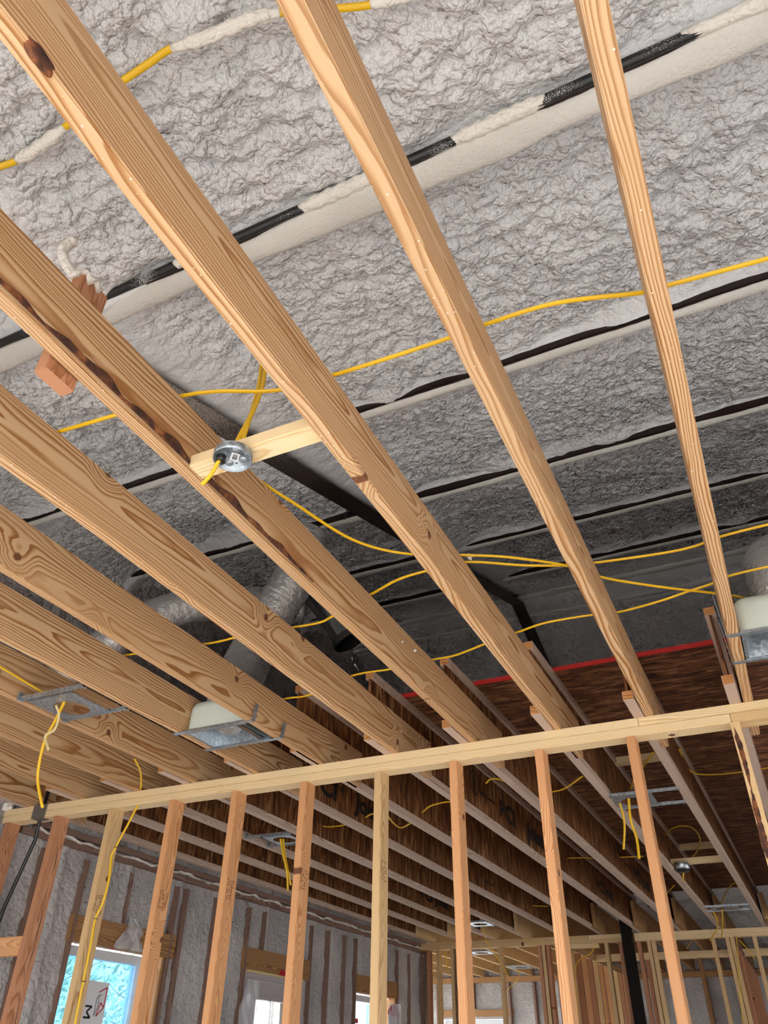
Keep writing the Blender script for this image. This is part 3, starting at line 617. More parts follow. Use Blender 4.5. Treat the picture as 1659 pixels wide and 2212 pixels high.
# irregular bark on the front face of the rightmost visible stud: in stud axes x up, y = world x, z = world y
bm = bmesh.new(); n = 46; rows = []; rr = random.Random(3)
for i in range(n+1):
    t = i/n; xx = (PB-.038)-.02-t*.62; c = -.006+.003*math.sin(t*7)+(rr.random()-.5)*.003; w_ = (.008+.004*math.sin(t*11+.6)+.002*math.sin(t*29))*(.8+.3*rr.random())*min(1, t*8, (1-t)*5)+.0003
    rows.append((bm.verts.new((xx, c-w_, -.0458)), bm.verts.new((xx, c+w_, -.0458))))
for a, b in zip(rows, rows[1:]): bm.faces.new((a[0], a[1], b[1], b[0]))
o = link('bark_stain', finish(bm, 'bark_stain'), 'bark', ST[-1]); o['label'] = 'ragged brown bark stain'
# drying splits on the second stud
for dx, x1, x2 in ((.012, 2.38, 2.56), (.012, 1.9, 2.36), (.014, 1.5, 1.85)):
    bm = bmesh.new(); m_ = 12; rw = []
    for i in range(m_+1):
        t = i/m_; w_ = .0022*math.sin(math.pi*t)+.0002
        rw.append((bm.verts.new((x1-.038+(x2-x1)*t, .0192, dx-w_+.004*math.sin(t*4))), bm.verts.new((x1-.038+(x2-x1)*t, .0192, dx+w_+.004*math.sin(t*4)))))
    for a, b in zip(rw, rw[1:]): bm.faces.new((a[0], a[1], b[1], b[0]))
    link('split', finish(bm, 'split'), 'ink', ST[1])['label'] = 'dark drying split'
# faint grade stamps (small blocks of bars, unreadable)
def stamp(stud, z, seed):
    rr = random.Random(seed); bm = bmesh.new()
    for row in range(4):
        x = z
        while x < z+.085:
            L_ = rr.uniform(.002, .008)
            if rr.random() < .75:
                y0 = -.034+row*.016
                q = [bm.verts.new(p) for p in ((x, .0193, y0), (x+L_*.6, .0193, y0), (x+L_*.6, .0193, y0+.010), (x, .0193, y0+.010))]; bm.faces.new(q)
            x += L_+.002
    link('grade_stamp', finish(bm, 'grade_stamp'), M['stampink'], stud)['label'] = 'faint brown ink stamp'
M['stampink'] = plain('brown_stamp_ink', hexc('6A4024'), .8)
for k, z in ((3, 2.14), (4, 2.16), (5, 2.18), (6, 2.185), (2, 2.14)): stamp(ST[k], z, k)
tag(box('blocking', -4.09, -3.675, YW0+.002, YW0+.04, 2.003, 2.092, 'stud', bevel=.002), 'short horizontal wood block at the lower left edge between corner studs', 'wood block')
# grey patch folded over the plates
def patch():
    root = empty('grey_plate_patch', (-3.80, YW0, PB)); tag(root, 'dark grey patch with ragged sides wrapped over the left top plates', 'patch')
    for nm, y_, zz in (('patch_face', -.0025, (-.002, .0765)),):
        bm = bmesh.new(); n = 14; L_, R_ = [], []
        for i in range(n+1):
            z = zz[0]+(zz[1]-zz[0])*i/n
            L_.append(bm.verts.new((-.055+(.006 if i % 2 else -.004)-.02*(i/n-.5)*0, y_, z))); R_.append(bm.verts.new((.052+(.006 if i % 2 else -.004), y_, z)))
        for i in range(n): bm.faces.new((L_[i], R_[i], R_[i+1], L_[i+1]))
        link(nm, finish(bm, nm), 'patch', root)
    box('patch_underside', -3.84, -3.76, YW0-.002, YW0+.05, PB-.003, PB-.001, 'patch', root)
patch()
tag(link('leaning_black_pipe', tube_mesh([Vector((-3.82, 3.315, 3.05)), Vector((-3.842, 3.325, 2.72)), Vector((-3.86, 3.345, 2.60)), Vector((-4.0, 3.38, 2.26)), Vector((-4.05, 3.40, 2.1)), Vector((-4.04, 3.42, .02))], .0105, n=12), 'black', smooth=True), 'slim black pipe leaning down through the left end of the top plate', 'pipe')
bm = bmesh.new(); bmesh.ops.create_icosphere(bm, subdivisions=4, radius=1)
for v in bm.verts:
    c = v.co.copy(); k = 1+.18*math.sin(c.x*9+1)*math.sin(c.y*8)+.12*math.sin(c.z*13); v.co = Vector((c.x*.045*k, c.y*.04*k, c.z*.032*k))
o = link('foam_blob', finish(bm, 'foam_blob'), 'foamwhite', smooth=True); o.location = (-4.09, 3.27, 2.80); tag(o, 'white foam blob in the corner above the left end of the plate', 'foam')

# ------------------------------------------------------------------ wood block and round metal box
bk = empty('support_block', (-.92, 1.135, 2.779)); tag(bk, 'flat 2x4 block spanning between the bark-edged and knot-holed joists, carrying the round box', 'wood block')
board('block', 'x', (-1.098, 1.143, 2.80), .357, .038, .060, 'plate', parent=bk)
jb = empty('junction_box', (-.962, 1.115, 2.756)); tag(jb, 'round galvanised ceiling box with barcode sticker under the wood block', 'junction box')
link('box_body', disc_lathe([(.0475, .022), (.0485, .0), (.0465, -.001), (.0455, .0105), (.0, .0105)], 40), 'galv', jb, True)
for ax, ay in ((.018, .02), (-.022, .016), (.021, -.018)):
    o = link('knockout', disc_lathe([(.0108, -.0002), (.0098, -.0016), (.0, -.001)], 20), 'galv', jb, True); o.location = (ax, ay, .0095)
for ax, ay in ((.005, .004), (-.006, .024), (.001, -.020), (.028, .001)):
    o = link('screw_hole', disc_lathe([(.0026, -.0004), (.0, -.0004)], 12), 'ink', jb); o.location = (ax, ay, .010)
o = link('cable_clamp', disc_lathe([(.012, .012), (.0125, -.006), (.009, -.0075), (.0075, .004), (.0, .004)], 22), 'black', jb, True); o.location = (-.026, -.012, 0)
for ax, ay in ((-.044, .006), (.044, -.006)):
    o = box('mounting_ear', -.962+ax-.005, -.962+ax+.005, 1.115+ay-.004, 1.115+ay+.004, 2.757, 2.760, 'galv', jb)
def sticker():
    bm = bmesh.new(); q = [bm.verts.new(p) for p in ((-.015, -.010, 0), (.015, -.010, 0), (.015, .010, 0), (-.015, .010, 0))]; bm.faces.new(q)
    s = link('barcode_sticker', finish(bm, 's'), 'paper', jb); s.location = (.004, .002, .0088); s.rotation_euler = (0, 0, -.75); s['label'] = 'white barcode sticker'
    bm = bmesh.new(); rr = random.Random(2); x = -.011
    while x < .011:
        w_ = rr.choice((.0005, .0009, .0013)); q = [bm.verts.new(p) for p in ((x, -.006, -.0004), (x+w_, -.006, -.0004), (x+w_, .007, -.0004), (x, .007, -.0004))]; bm.faces.new(q); x += w_+rr.choice((.0006, .001))
    link('barcode', finish(bm, 'b'), 'ink', s)
sticker()

# ------------------------------------------------------------------ light mounting frames
def light_frame(x0, x1, ya, yb, px0, px1, py0, py1, r, label, z=PT-.004, hc=None):
    root = empty('light_mounting_frame', ((x0+x1)/2, (ya+yb)/2, z)); tag(root, label, 'light frame', 'galvanised recessed light frames')
    ox, oy = root.location.x, root.location.y
    cx, cy = hc or ((px0+px1)/2, (py0+py1)/2); N = 40; bm = bmesh.new()
    inn, out = [], []
    for i in range(N):
        a = 2*math.pi*i/N; c, s = math.cos(a), math.sin(a); inn.append((cx+r*c, cy+r*s))
        k = min(((px1-cx) if c > 0 else (px0-cx))/c if abs(c) > 1e-6 else 1e9, ((py1-cy) if s > 0 else (py0-cy))/s if abs(s) > 1e-6 else 1e9)
        out.append((cx+k*c, cy+k*s))
    for z_, fl in ((0, 0), (.0015, 1)):
        a = [bm.verts.new((p[0]-ox, p[1]-oy, z_)) for p in inn]; b = [bm.verts.new((p[0]-ox, p[1]-oy, z_)) for p in out]
        for i in range(N): bm.faces.new((a[i], a[(i+1) % N], b[(i+1) % N], b[i]))
    link('mounting_plate', finish(bm, 'plate'), 'galv', root)['label'] = 'square plate with round hole'
    for y in (ya, yb):
        b_ = box('hanger_bar', x0, x1, y-.006, y+.006, z-.002, z+.014, 'galv', root, .001)
        for xe in (x0, x1):
            s = -1 if xe == x0 else 1
            e_ = box('nailing_tab', min(xe, xe-s*.012), max(xe, xe-s*.012), y-.016, y+.016, z-.003, z+.03, 'galv', root); e_.parent = b_; e_.location = e_.location - b_.location
    for y in (py0, py1):
        box('plate_lip', px0, px1, y-.002, y+.002, z, z+.012, 'galv', root)
light_frame(-2.681, -2.326, 2.05, 2.305, -2.66, -2.41, 2.075, 2.30, .074, 'square galvanised light frame between the near left joists, cable ends hanging through', hc=(-2.54, 2.205))
light_frame(-3.12, -2.778, 4.39, 4.66, -3.01, -2.80, 4.42, 4.64, .075, 'small light frame beyond the wall, beside the orange stud before the grey door')
light_frame(-.725, -.355, 4.37, 4.64, -.72, -.50, 4.39, 4.63, .075, 'wide light frame beyond the wall at right, behind the bright orange stud')
light_frame(-.675, -.285, 8.13, 8.38, -.62, -.38, 8.15, 8.36, .075, 'narrow looking light frame far right, just before the far top plate')
light_frame(-3.12, -2.78, 8.22, 8.50, -3.0, -2.78, 8.24, 8.5, .075, 'bright light frame just right of the smooth orange stud, before the far plate')
light_frame(-3.86, -3.50, 10.45, 10.75, -3.80, -3.53, 10.45, 10.76, .09, 'bright light frame beneath the far plate, in the bright room')
light_frame(-3.86, -3.50, 12.22, 12.52, -3.85, -3.52, 12.25, 12.5, .09, 'farthest light frame, near the back foam wall of the bright room')

# ------------------------------------------------------------------ duct boots with hanger rails
def rail(root, x0, x1, y, z, up_at, up_h, name='hanger_rail'):
    w_ = .011; t_ = .0022
    pts = [(x0, z), (x1, z)]
    if up_at == 'right': pts.append((x1+.012, z+up_h))
    if up_at == 'left': pts.insert(0, (x0-.008, z+up_h))
    bm = bmesh.new()
    for (xa, za), (xb, zb) in zip(pts, pts[1:]):
        dx, dz = xb-xa, zb-za; L_ = math.hypot(dx, dz); nx, nz = -dz/L_*t_, dx/L_*t_
        v = [bm.verts.new(p) for p in ((xa,y-w_,za),(xb,y-w_,zb),(xb,y+w_,zb),(xa,y+w_,za),(xa+nx,y-w_,za+nz),(xb+nx,y-w_,zb+nz),(xb+nx,y+w_,zb+nz),(xa+nx,y+w_,za+nz))]
        for f in ((0,3,2,1),(4,5,6,7),(0,1,5,4),(1,2,6,5),(2,3,7,6),(3,0,4,7)): bm.faces.new([v[j] for j in f])
    bm2 = finish(bm, name)
    for v in bm2.vertices: v.co = v.co - root.location
    return link(name, bm2, 'galv', root)
def boot(x0, x1, y0, y1, rx0, rx1, up_at, up_h, label):
    root = empty('duct_boot', ((x0+x1)/2, (y0+y1)/2, PT)); tag(root, label, 'duct boot', 'insulated metal duct boots')
    X, Y = root.location.x, root.location.y
    bm = bmesh.new(); hx, hy, h = (x1-x0)/2-.012, (y1-y0)/2-.014, .10
    b = [bm.verts.new(p) for p in ((-hx,-hy,0),(hx,-hy,0),(hx,hy,0),(-hx,hy,0))]; tq = [bm.verts.new(p) for p in ((-hx*.8,-hy*.8,h),(hx*.8,-hy*.8,h),(hx*.8,hy*.8,h),(-hx*.8,hy*.8,h))]
    for i in range(4): bm.faces.new((b[i], b[(i+1) % 4], tq[(i+1) % 4], tq[i]))
    bm.faces.new(tq); link('metal_box', finish(bm, 'metal_box'), 'galv', root)
    bm = bmesh.new(); rings = []; top = h+.055; rc = .045
    def outline(ins, z):
        ax_, ay_ = hx+.020-ins, hy+.016-ins; r_ = max(.012, .04-ins*.4); pts = []
        for cx_, cy_, a0 in ((ax_-r_, ay_-r_, 0), (-ax_+r_, ay_-r_, 90), (-ax_+r_, -ay_+r_, 180), (ax_-r_, -ay_+r_, 270)):
            for q in range(6):
                a = math.radians(a0+q*18); pts.append(bm.verts.new((cx_+r_*math.cos(a), cy_+r_*math.sin(a), z)))
        return pts
    rings.append(outline(.0, .012)); rings.append(outline(.002, top-rc))
    for q in range(1, 8):
        a = math.radians(q*90/7); rings.append(outline(.002+rc*(1-math.cos(a)), top-rc+rc*math.sin(a)))
    for a, b in zip(rings, rings[1:]):
        for q in range(len(a)): bm.faces.new((a[q], a[(q+1) % len(a)], b[(q+1) % len(a)], b[q]))
    bm.faces.new(rings[-1])
    o = link('insulation_jacket', finish(bm, 'jacket'), M['mint'], root, True); o['label'] = 'pale mint rounded insulation jacket'
    for yy in (y0+.004, y1-.004):
        box('flange_strip', x0, x1, yy-.006, yy+.006, PT-.002, PT+.016, 'galv', root, .001)
    box('end_plate', x1-.055, x1-.025, y0+.01, y1-.01, PT-.001, PT+.004, 'duct', root); box('end_flange', x0, x0+.012, y0, y1, PT-.001, PT+.014, 'galv', root)
    for yy in (y0-.012, y1+.006): rail(root, rx0, rx1, yy, PT-.0035, up_at, up_h)
    link('collar', disc_lathe([(.085, h+.05), (.085, h+.10)], 28), 'galv', root, True)
    return root
M['mint'] = plain('mint_insulation', hexc('D5DDD2'), .5, 0, 12, .06)
boot(-2.283, -1.958, 2.65, 2.868, -2.335, -1.905, 'right', .075, 'left duct boot between two joists, white jacket, open metal box and bent hanger rails')
boot(.094, .445, 2.645, 2.862, .046, .50, 'left', .17, 'right duct boot at the right edge, rails wrapped around the farthest right joist')

def duct(name, pts, r, label, cat='duct', mat='foil', group=None, wr=.035):
    P = spline([Vector(p) for p in pts], 14)
    o = link(name, tube_mesh(P, r, n=36, radfn=lambda i, t: 1+wr*math.sin(i*2.4)*(.5+.5*math.sin(i*.37))), mat, smooth=True)
    return tag(o, label, cat, group)
D1 = [(-2.10, 3.24, 4.20), (-2.12, 3.215, 4.02), (-2.155, 3.20, 3.85), (-2.23, 3.19, 3.70), (-2.31, 3.17, 3.52), (-2.33, 3.10, 3.32), (-2.28, 2.98, 3.14), (-2.17, 2.83, 2.98), (-2.12, 2.76, 2.90)]
duct('flexible_duct', D1, .125, 'thick silver flexible duct curving down to the left boot', group='silver flexible ducts')
D2 = [(-2.25, 3.5, 3.86), (-2.45, 3.35, 3.85), (-2.65, 3.15, 3.80), (-2.85, 2.98, 3.70), (-3.05, 2.86, 3.54), (-3.25, 2.80, 3.37), (-3.45, 2.75, 3.20), (-3.62, 2.7, 3.05)]
duct('flexible_duct', D2, .105, 'silver flexible duct running down left behind the joists with the big knot', group='silver flexible ducts')
duct('flexible_duct', [(.27, 2.75, 2.90), (.275, 2.76, 3.0), (.285, 2.85, 3.12), (.34, 3.0, 3.22), (.5, 3.2, 3.3)], .115, 'short silver flexible duct rising from the right boot at the right edge', group='silver flexible ducts')
# dark sheet metal branch with open mouth
el = empty('metal_duct_branch', (-2.0, 3.46, 3.9)); tag(el, 'dark round sheet metal duct with an open mouth hanging above the joists', 'duct')
EP = [Vector(p)-el.location for p in ((-2.17, 3.42, 3.95), (-2.09, 3.435, 3.86), (-2.02, 3.46, 3.76), (-1.96, 3.49, 3.65), (-1.915, 3.515, 3.56))]
link('duct_shell', tube_mesh(spline(EP, 6), .098, n=36, cap=False), 'duct', el, True)
link('mouth_collar', tube_mesh([EP[-1]*1.0, EP[-1].lerp(EP[-2], .12), EP[-1].lerp(EP[-2], .38)], .103, n=36, cap=False), 'black', el, True)
link('inner_shell', tube_mesh([p for p in spline(EP, 6)], .093, n=36, cap=False), 'black', el, True)
link('foil_wrap', tube_mesh([EP[0], EP[0].lerp(EP[1], .45)], .125, n=36, radfn=lambda i, t: 1.1-.2*t), 'foil', el, True)
tag(link('duct_strap', tube_mesh([Vector((-1.98, 3.52, 4.60)), Vector((-1.99, 3.50, 4.46))], .009, .004, n=6), 'black'), 'short black strap hanging from the roof above the silver duct', 'strap')

# ------------------------------------------------------------------ cables over the joists
for lb_name, pts, _ in SPAN: cable('electrical_cable', pts, lb_name, group='yellow cables above the near joists', ra=.0068, rb=.0032)
for k, pts in enumerate(BOXCABLES): cable('electrical_cable', pts, ('left', 'right')[k]+' of the two yellow cables dropping behind the block to the round box', group='cables feeding the round box')
cable('electrical_cable', JBTIP, 'stub of yellow cable poking out of the round box', ra=.0055, rb=.004)
fc = cable('electrical_cable', FOAMCABLE, 'yellow cable stuck to the roof foam at the top left, foam smeared over it', ra=.0095, rb=.006)
def foam_over(a, b):
    seg = [Vector(p) for p in FOAMCABLE[a:b+1]]
    P = spline(seg, 7)
    link('foam_smear', tube_mesh(P, .0155, .013, 12, radfn=lambda i, t: (.6+.5*min(1, min(t, 1-t)*5))*(1+.16*math.sin(i*1.9)+.1*math.sin(i*4.3))), 'foamwhite', fc, True)
foam_over(2, 4); foam_over(8, 11); foam_over(13, 15)
for lb_name, pts in FRAMECABLES:
    pale = 'pale' in lb_name
    cable('electrical_cable', pts, lb_name, mat='ivory' if pale else 'yellow', ra=.0062, rb=.0034)
sc_ = cable('electrical_cable', STUDCABLE, 'long yellow cable passing through the top plate and stapled down the pale stud', ra=.006, rb=.0035)
for a in (5, 9, 11):
    p = Vector(STUDCABLE[a]); q = box('cable_staple', p.x-.009, p.x+.009, p.y-.005, p.y+.008, p.z-.0015, p.z+.0015, 'black'); q.parent = sc_
for k, (lb_name, pts) in enumerate(BACKCABLES): cable('electrical_cable', pts, lb_name, group='loose cables in the back room', ra=.007, rb=.004)
# foam crumbs
def crumb(loc, s, label):
    bm = bmesh.new(); bmesh.ops.create_icosphere(bm, subdivisions=2, radius=s); rr = random.Random(int(s*1e5))
    for v in bm.verts: v.co *= rr.uniform(.6, 1.3)
    o = link('foam_crumb', finish(bm, 'crumb'), 'foamwhite', smooth=True); o.location = loc; tag(o, label, 'foam crumb', 'foam crumbs')
crumb((-.69, 2.10, 2.985), .013, 'white foam crumb caught where two yellow cables meet at the knot-holed joist')
crumb((-1.096, 2.557, 2.912), .007, 'larger white crumb stuck on the side of the bark-edged joist')
crumb((-1.096, 2.435, 2.895), .005, 'smaller white crumb stuck on the side of the bark-edged joist')
crumb((-1.51, 4.02, 2.83), .013, 'white crumb beside the smooth orange stud under an I-joist')

# ------------------------------------------------------------------ round box on crosspiece, blocking under the subfloor
board('crosspiece', 'x', (-.745, 6.60, 2.86), .44, .038, .07, 'plate', 'yellowish crosspiece between two I-joists carrying a small round box', 'wood block')
rbx = empty('ceiling_box', (-.63, 6.56, 2.80)); tag(rbx, 'small round box with a shiny rim under the crosspiece at right', 'junction box')
link('box_rim', disc_lathe([(.052, .04), (.056, .0), (.052, -.002), (.050, .006)], 28), 'galv', rbx, True); link('box_cup', disc_lathe([(.049, .006), (.047, -.018), (.0, -.018)], 28), 'black', rbx, True)
board('blocking', 'x', (-.74, 4.81, 3.095), .36, .038, .075, 'plate', 'pale block under the subfloor left of the wide light frame', 'wood block', 'blocks under the subfloor')
board('blocking', 'x', (-.72, 7.22, 3.095), .38, .038, .09, 'plate', 'pale block under the subfloor behind the looped cable', 'wood block', 'blocks under the subfloor')

# ------------------------------------------------------------------ left foam wall framing, windows, door
XL = -4.075
board('exterior_top_plate', 'y', (XL-.022, 3.40, PT-.019), 6.35, .089, .038, 'oldwood', 'brown upper plate along the top of the left foam wall', 'wall plate', 'left wall plates')
board('exterior_top_plate', 'y', (XL-.024, 3.40, PT-.080), 6.35, .089, .038, 'oldwood', 'foam smeared second plate under the upper one on the left wall', 'wall plate', 'left wall plates')
gl = sheet('foam_line', np.stack(np.broadcast_arrays((XL+.010+.024*vnoise(np.arange(3.5, 9.7, .03)/.06, np.arange(3.5, 9.7, .03)*0, 3))[:, None]+np.array([-.03, 0, 0, -.03])[None, :], np.arange(3.5, 9.7, .03)[:, None], (PT-.052+.03*(vnoise(np.arange(3.5, 9.7, .03)/.09, np.arange(3.5, 9.7, .03)*0, 6)-.5))[:, None]+np.array([.010, .006, -.006, -.010])[None, :]), -1), 'foamwhite')
tag(gl, 'lumpy white foam line squeezed between the left wall plates', 'foam')
for k, (y, z1, nm) in enumerate(((3.62, 2.63, 'nearest the near wall corner'), (3.99, 2.63, 'on the left of the blue-lit window'), (4.42, 2.63, 'above the middle of the blue-lit window'), (4.94, 2.63, 'on the right of the blue-lit window'), (5.05, 2.63, 'doubled, right of the blue-lit window'),
                 (5.42, 2.63, 'midway between window and grey door'), (5.90, 2.63, 'on the left of the grey door'), (6.14, 2.63, 'above the left of the grey door'), (6.60, 2.63, 'above the right of the grey door'), (6.95, 2.63, 'on the right of the grey door'), (7.28, 2.63, 'first right of the grey door pair'), (7.62, 2.63, 'just left of the small window pair'),
                 (7.86, 2.63, 'on the left of the small right window'), (8.35, 2.63, 'above the small right window'), (8.87, 2.63, 'on the right of the small right window'), (9.20, 2.63, 'next to last before the far corner'), (9.60, 2.63, 'last before the far corner'))):
    over = {4.42: 2.32, 6.14: 2.34, 6.60: 2.34, 8.35: 2.32}.get(y, .02)
    board('exterior_stud', 'z', (XL-.022, y, over), z1-over, .089, .024 if k % 2 else .03, 'oldwood', 'brown stud showing in the left foam wall, '+nm, 'stud', 'left wall studs')
for (a, b, z0, z1), lb in (((3.97, 5.0, 2.17, 2.315), 'wood header over the blue-lit window'), ((5.88, 6.95, 2.19, 2.345), 'wood header over the grey door'), ((7.86, 8.9, 2.17, 2.32), 'wood header over the small right window')):
    board('header', 'y', (XL-.026, a, (z0+z1)/2), b-a, .089, z1-z0, 'header', lb, 'header', 'left wall headers')
for a, b, zz, lb in ((4.02, 4.92, .85, 'blue-lit window'), (7.88, 8.85, .85, 'small right window')):
    board('window_jamb', 'z', (XL-.05, b-.012, zz), 2.17-zz, .11, .024, 'header', 'bare wood jamb at the right side of the '+lb, 'jamb', 'window jambs')
    board('window_sill_board', 'y', (XL-.05, a, zz-.012), b-a, .11, .024, 'header', 'bare wood sill board under the '+lb, 'sill', 'window sills')
def window(n, y0, y1, z0, z1, glassmat, xw=-4.17):
    root = empty('window_%d' % n, (xw, (y0+y1)/2, z0)); tag(root, kind='structure')
    fw = .055
    for nm, a, b, c, d in (('window_frame_top', y0, y1, z1-fw, z1), ('window_frame_bottom', y0, y1, z0, z0+fw), ('window_frame_left', y0, y0+fw, z0+fw, z1-fw), ('window_frame_right', y1-fw, y1, z0+fw, z1-fw)):
        box(nm, xw-.03, xw+.03, a, b, c, d, 'white', root, .004)
    box('window_pane', xw-.003, xw+.003, y0+fw, y1-fw, z0+fw, z1-fw, glassmat, root)
    return root
w1 = window(1, 4.03, 4.78, .87, 2.16, 'bluefilm'); w2 = window(2, 7.90, 8.60, .87, 2.16, 'glass')
def flat(name, X, pts, mat, parent=None, label=None):
    bm = bmesh.new(); vs_ = [bm.verts.new((X, a, b)) for a, b in pts]; bm.faces.new(vs_)
    r_ = bmesh.ops.extrude_face_region(bm, geom=bm.faces[:]); 
    for v in [g for g in r_['geom'] if isinstance(g, bmesh.types.BMVert)]: v.co.x -= .0006
    me = finish(bm, name)
    if parent is not None:
        for v in me.vertices: v.co = v.co - parent.location
    o = link(name, me, mat, parent)
    if label: o['label'] = label
    return o
ws = empty('window_sticker', (-4.160, 4.42, 1.88)); tag(ws, 'white sticker with red zigzag logo and letter M on the blue-lit window', 'sticker')
flat('sticker_sheet', -4.1645, [(4.325, 1.60), (4.525, 1.61), (4.52, 1.985), (4.325, 1.99)], 'paper', ws)
def strokes(X, segs, wd, mat, parent, nm):
    for (a, b), (c, d) in segs:
        dx, dy = c-a, d-b; L_ = math.hypot(dx, dy); nx, ny = -dy/L_*wd/2, dx/L_*wd/2
        flat(nm, X, [(a+nx, b+ny), (a-nx, b-ny), (c-nx, d-ny), (c+nx, d+ny)], mat, parent)
strokes(-4.1635, [((4.44, 1.93), (4.505, 1.96)), ((4.505, 1.96), (4.505, 1.85)), ((4.505, 1.85), (4.45, 1.80)), ((4.45, 1.80), (4.47, 1.875)), ((4.47, 1.875), (4.505, 1.85))], .007, 'redtape', ws, 'logo_stroke')
strokes(-4.1635, [((4.47, 1.92), (4.43, 1.90)), ((4.43, 1.90), (4.43, 1.80)), ((4.43, 1.80), (4.455, 1.86)), ((4.455, 1.86), (4.44, 1.92))], .006, 'grey_ink', ws, 'logo_stroke')
strokes(-4.1635, [((4.34, 1.79), (4.40, 1.79)), ((4.40, 1.79), (4.36, 1.82)), ((4.36, 1.82), (4.40, 1.85)), ((4.40, 1.85), (4.34, 1.85))], .011, 'ink', ws, 'letter_stroke')
strokes(-4.1635, [((4.345, 1.64+.02*i), (4.345+.03+.02*((i*7) % 3), 1.64+.02*i)) for i in range(6)], .004, 'grey_ink', ws, 'text_line')
wr = empty('window_wrap', (-4.08, 4.35, 2.2)); tag(wr, 'red printed wrap scrap with a white square above the blue-lit window', 'wrap')
flat('red_scrap', -4.07, [(4.27, 2.17), (4.40, 2.165), (4.40, 2.225), (4.33, 2.24), (4.28, 2.215)], 'redtape', wr); flat('white_square', -4.068, [(4.305, 2.18), (4.35, 2.178), (4.35, 2.213), (4.305, 2.213)], 'paper', wr)
def sheeting(name, pts_rows, label, mat='plastic'):
    P = np.array(pts_rows, float); return tag(sheet(name, P, mat), label, 'plastic sheet')
def drape(y0, y1, z0, z1, x, amp, seed, tri=0.0):
    us = np.linspace(0, 1, 26); vs_ = np.linspace(0, 1, 22); U, V = np.meshgrid(us, vs_, indexing='ij')
    k = 1-tri*(V)
    Yc = (y0+y1)/2+(U-.5)*(y1-y0)*k+.03*(vnoise(U*3, V*5, seed)-.5); Zc = z0+(z1-z0)*V; Xc = x+amp*vnoise(U*5, V*3, seed+1)+.4*amp*vnoise(U*13, V*9, seed+2)
    return np.stack((Xc, Yc, Zc), -1)
sheeting('plastic_sheet', drape(4.68, 4.90, .9, 2.10, -4.12, .05, 3), 'white plastic film hanging along the right jamb of the blue-lit window')
sheeting('plastic_sheet', drape(4.36, 4.66, 2.17, 2.36, -4.07, .04, 9, .75), 'crumpled plastic scrap fanned out above the blue-lit window')
sheeting('plastic_sheet', drape(5.88, 6.10, 1.55, 2.12, -4.06, .05, 14, -.0), 'torn plastic strip hanging at the left of the grey door')
sheeting('plastic_sheet', drape(8.58, 8.95, 1.2, 2.12, -4.08, .05, 24, .2), 'clear plastic film bulging at the right of the small window')
wb = empty('building_wrap_scrap', (-4.07, 8.8, 2.0)); tag(wb, 'red and white building wrap scrap right of the small window', 'wrap')
flat('red_band', -4.055, [(8.62, 2.06), (8.74, 2.12), (8.86, 2.10), (8.95, 2.03), (8.93, 2.0), (8.62, 2.02)], 'redtape', wb); flat('white_band', -4.054, [(8.62, 2.02), (8.93, 2.0), (8.9, 1.75), (8.64, 1.7)], 'paper', wb)
flat('red_letter', -4.165, [(8.00, 1.92), (8.15, 1.92), (8.15, 1.96), (8.05, 1.96), (8.05, 2.07), (8.00, 2.07)], 'redtape', tag(empty('window_label', (-4.165, 8.1, 2.0)), 'red L shaped print on the small right window', 'sticker'))
tp = empty('header_tape', (-4.05, 6.4, 2.2)); tag(tp, 'torn red tape scrap and yellow foam gasket over the grey door', 'tape')
flat('red_tape_piece', -4.055, [(6.42, 2.19), (6.55, 2.185), (6.54, 2.235), (6.50, 2.22), (6.47, 2.24), (6.44, 2.215)], 'redtape', tp); box('gasket', -4.075, -4.06, 5.95, 6.85, 2.175, 2.19, 'ivory', tp)
# door
dr = empty('door_1', (-4.13, 6.42, 0)); tag(dr, kind='structure')
for nm, a, b, c, d, e_, f, mt in (('door_frame_left', -4.16, -4.08, 5.94, 5.985, .0, 2.18, 'doorgrey'), ('door_frame_right', -4.16, -4.08, 6.86, 6.905, .0, 2.18, 'doorgrey'), ('door_frame_top', -4.16, -4.08, 5.985, 6.86, 2.135, 2.18, 'doorgrey'),
        ('door_stile_left', -4.14, -4.10, 5.99, 6.14, 0.01, 2.13, 'doorgrey'), ('door_stile_right', -4.14, -4.10, 6.70, 6.855, 0.01, 2.13, 'doorgrey'), ('door_rail_top', -4.14, -4.10, 6.14, 6.70, 2.01, 2.13, 'doorgrey'), ('door_rail_bottom', -4.14, -4.10, 6.14, 6.70, .01, .6, 'doorgrey'),
        ('lite_frame_top', -4.145, -4.088, 6.13, 6.71, 2.0, 2.025, 'doorgrey'), ('lite_frame_left', -4.145, -4.088, 6.13, 6.155, .6, 2.0, 'doorgrey'), ('lite_frame_right', -4.145, -4.088, 6.685, 6.71, .6, 2.0, 'doorgrey'), ('muntin', -4.13, -4.11, 6.414, 6.424, .6, 2.0, 'white'),
        ('door_glass', -4.122, -4.118, 6.155, 6.685, .6, 2.0, 'glass'), ('door_hinge', -4.095, -4.085, 6.845, 6.862, 1.86, 1.95, 'black')):
    box(nm, a, b, c, d, e_, f, mt, dr)
w3 = empty('window_3', (-4.88, 13.72, .8)); tag(w3, kind='structure')
for nm, a, b, c, d in (('window_frame_top', -5.42, -4.35, 2.15, 2.21), ('window_frame_bottom', -5.42, -4.35, .8, .86), ('window_frame_left', -5.42, -5.36, .86, 2.15), ('window_frame_right', -4.41, -4.35, .86, 2.15)):
    box(nm, a, b, 13.70, 13.76, c, d, 'white', w3)
box('window_pane', -5.36, -4.41, 13.727, 13.733, .86, 2.15, 'glass', w3)
board('header', 'x', (-5.5, 13.66, 2.29), 1.25, .089, .12, 'header', 'pale wood header over the window in the bright far room', 'header')

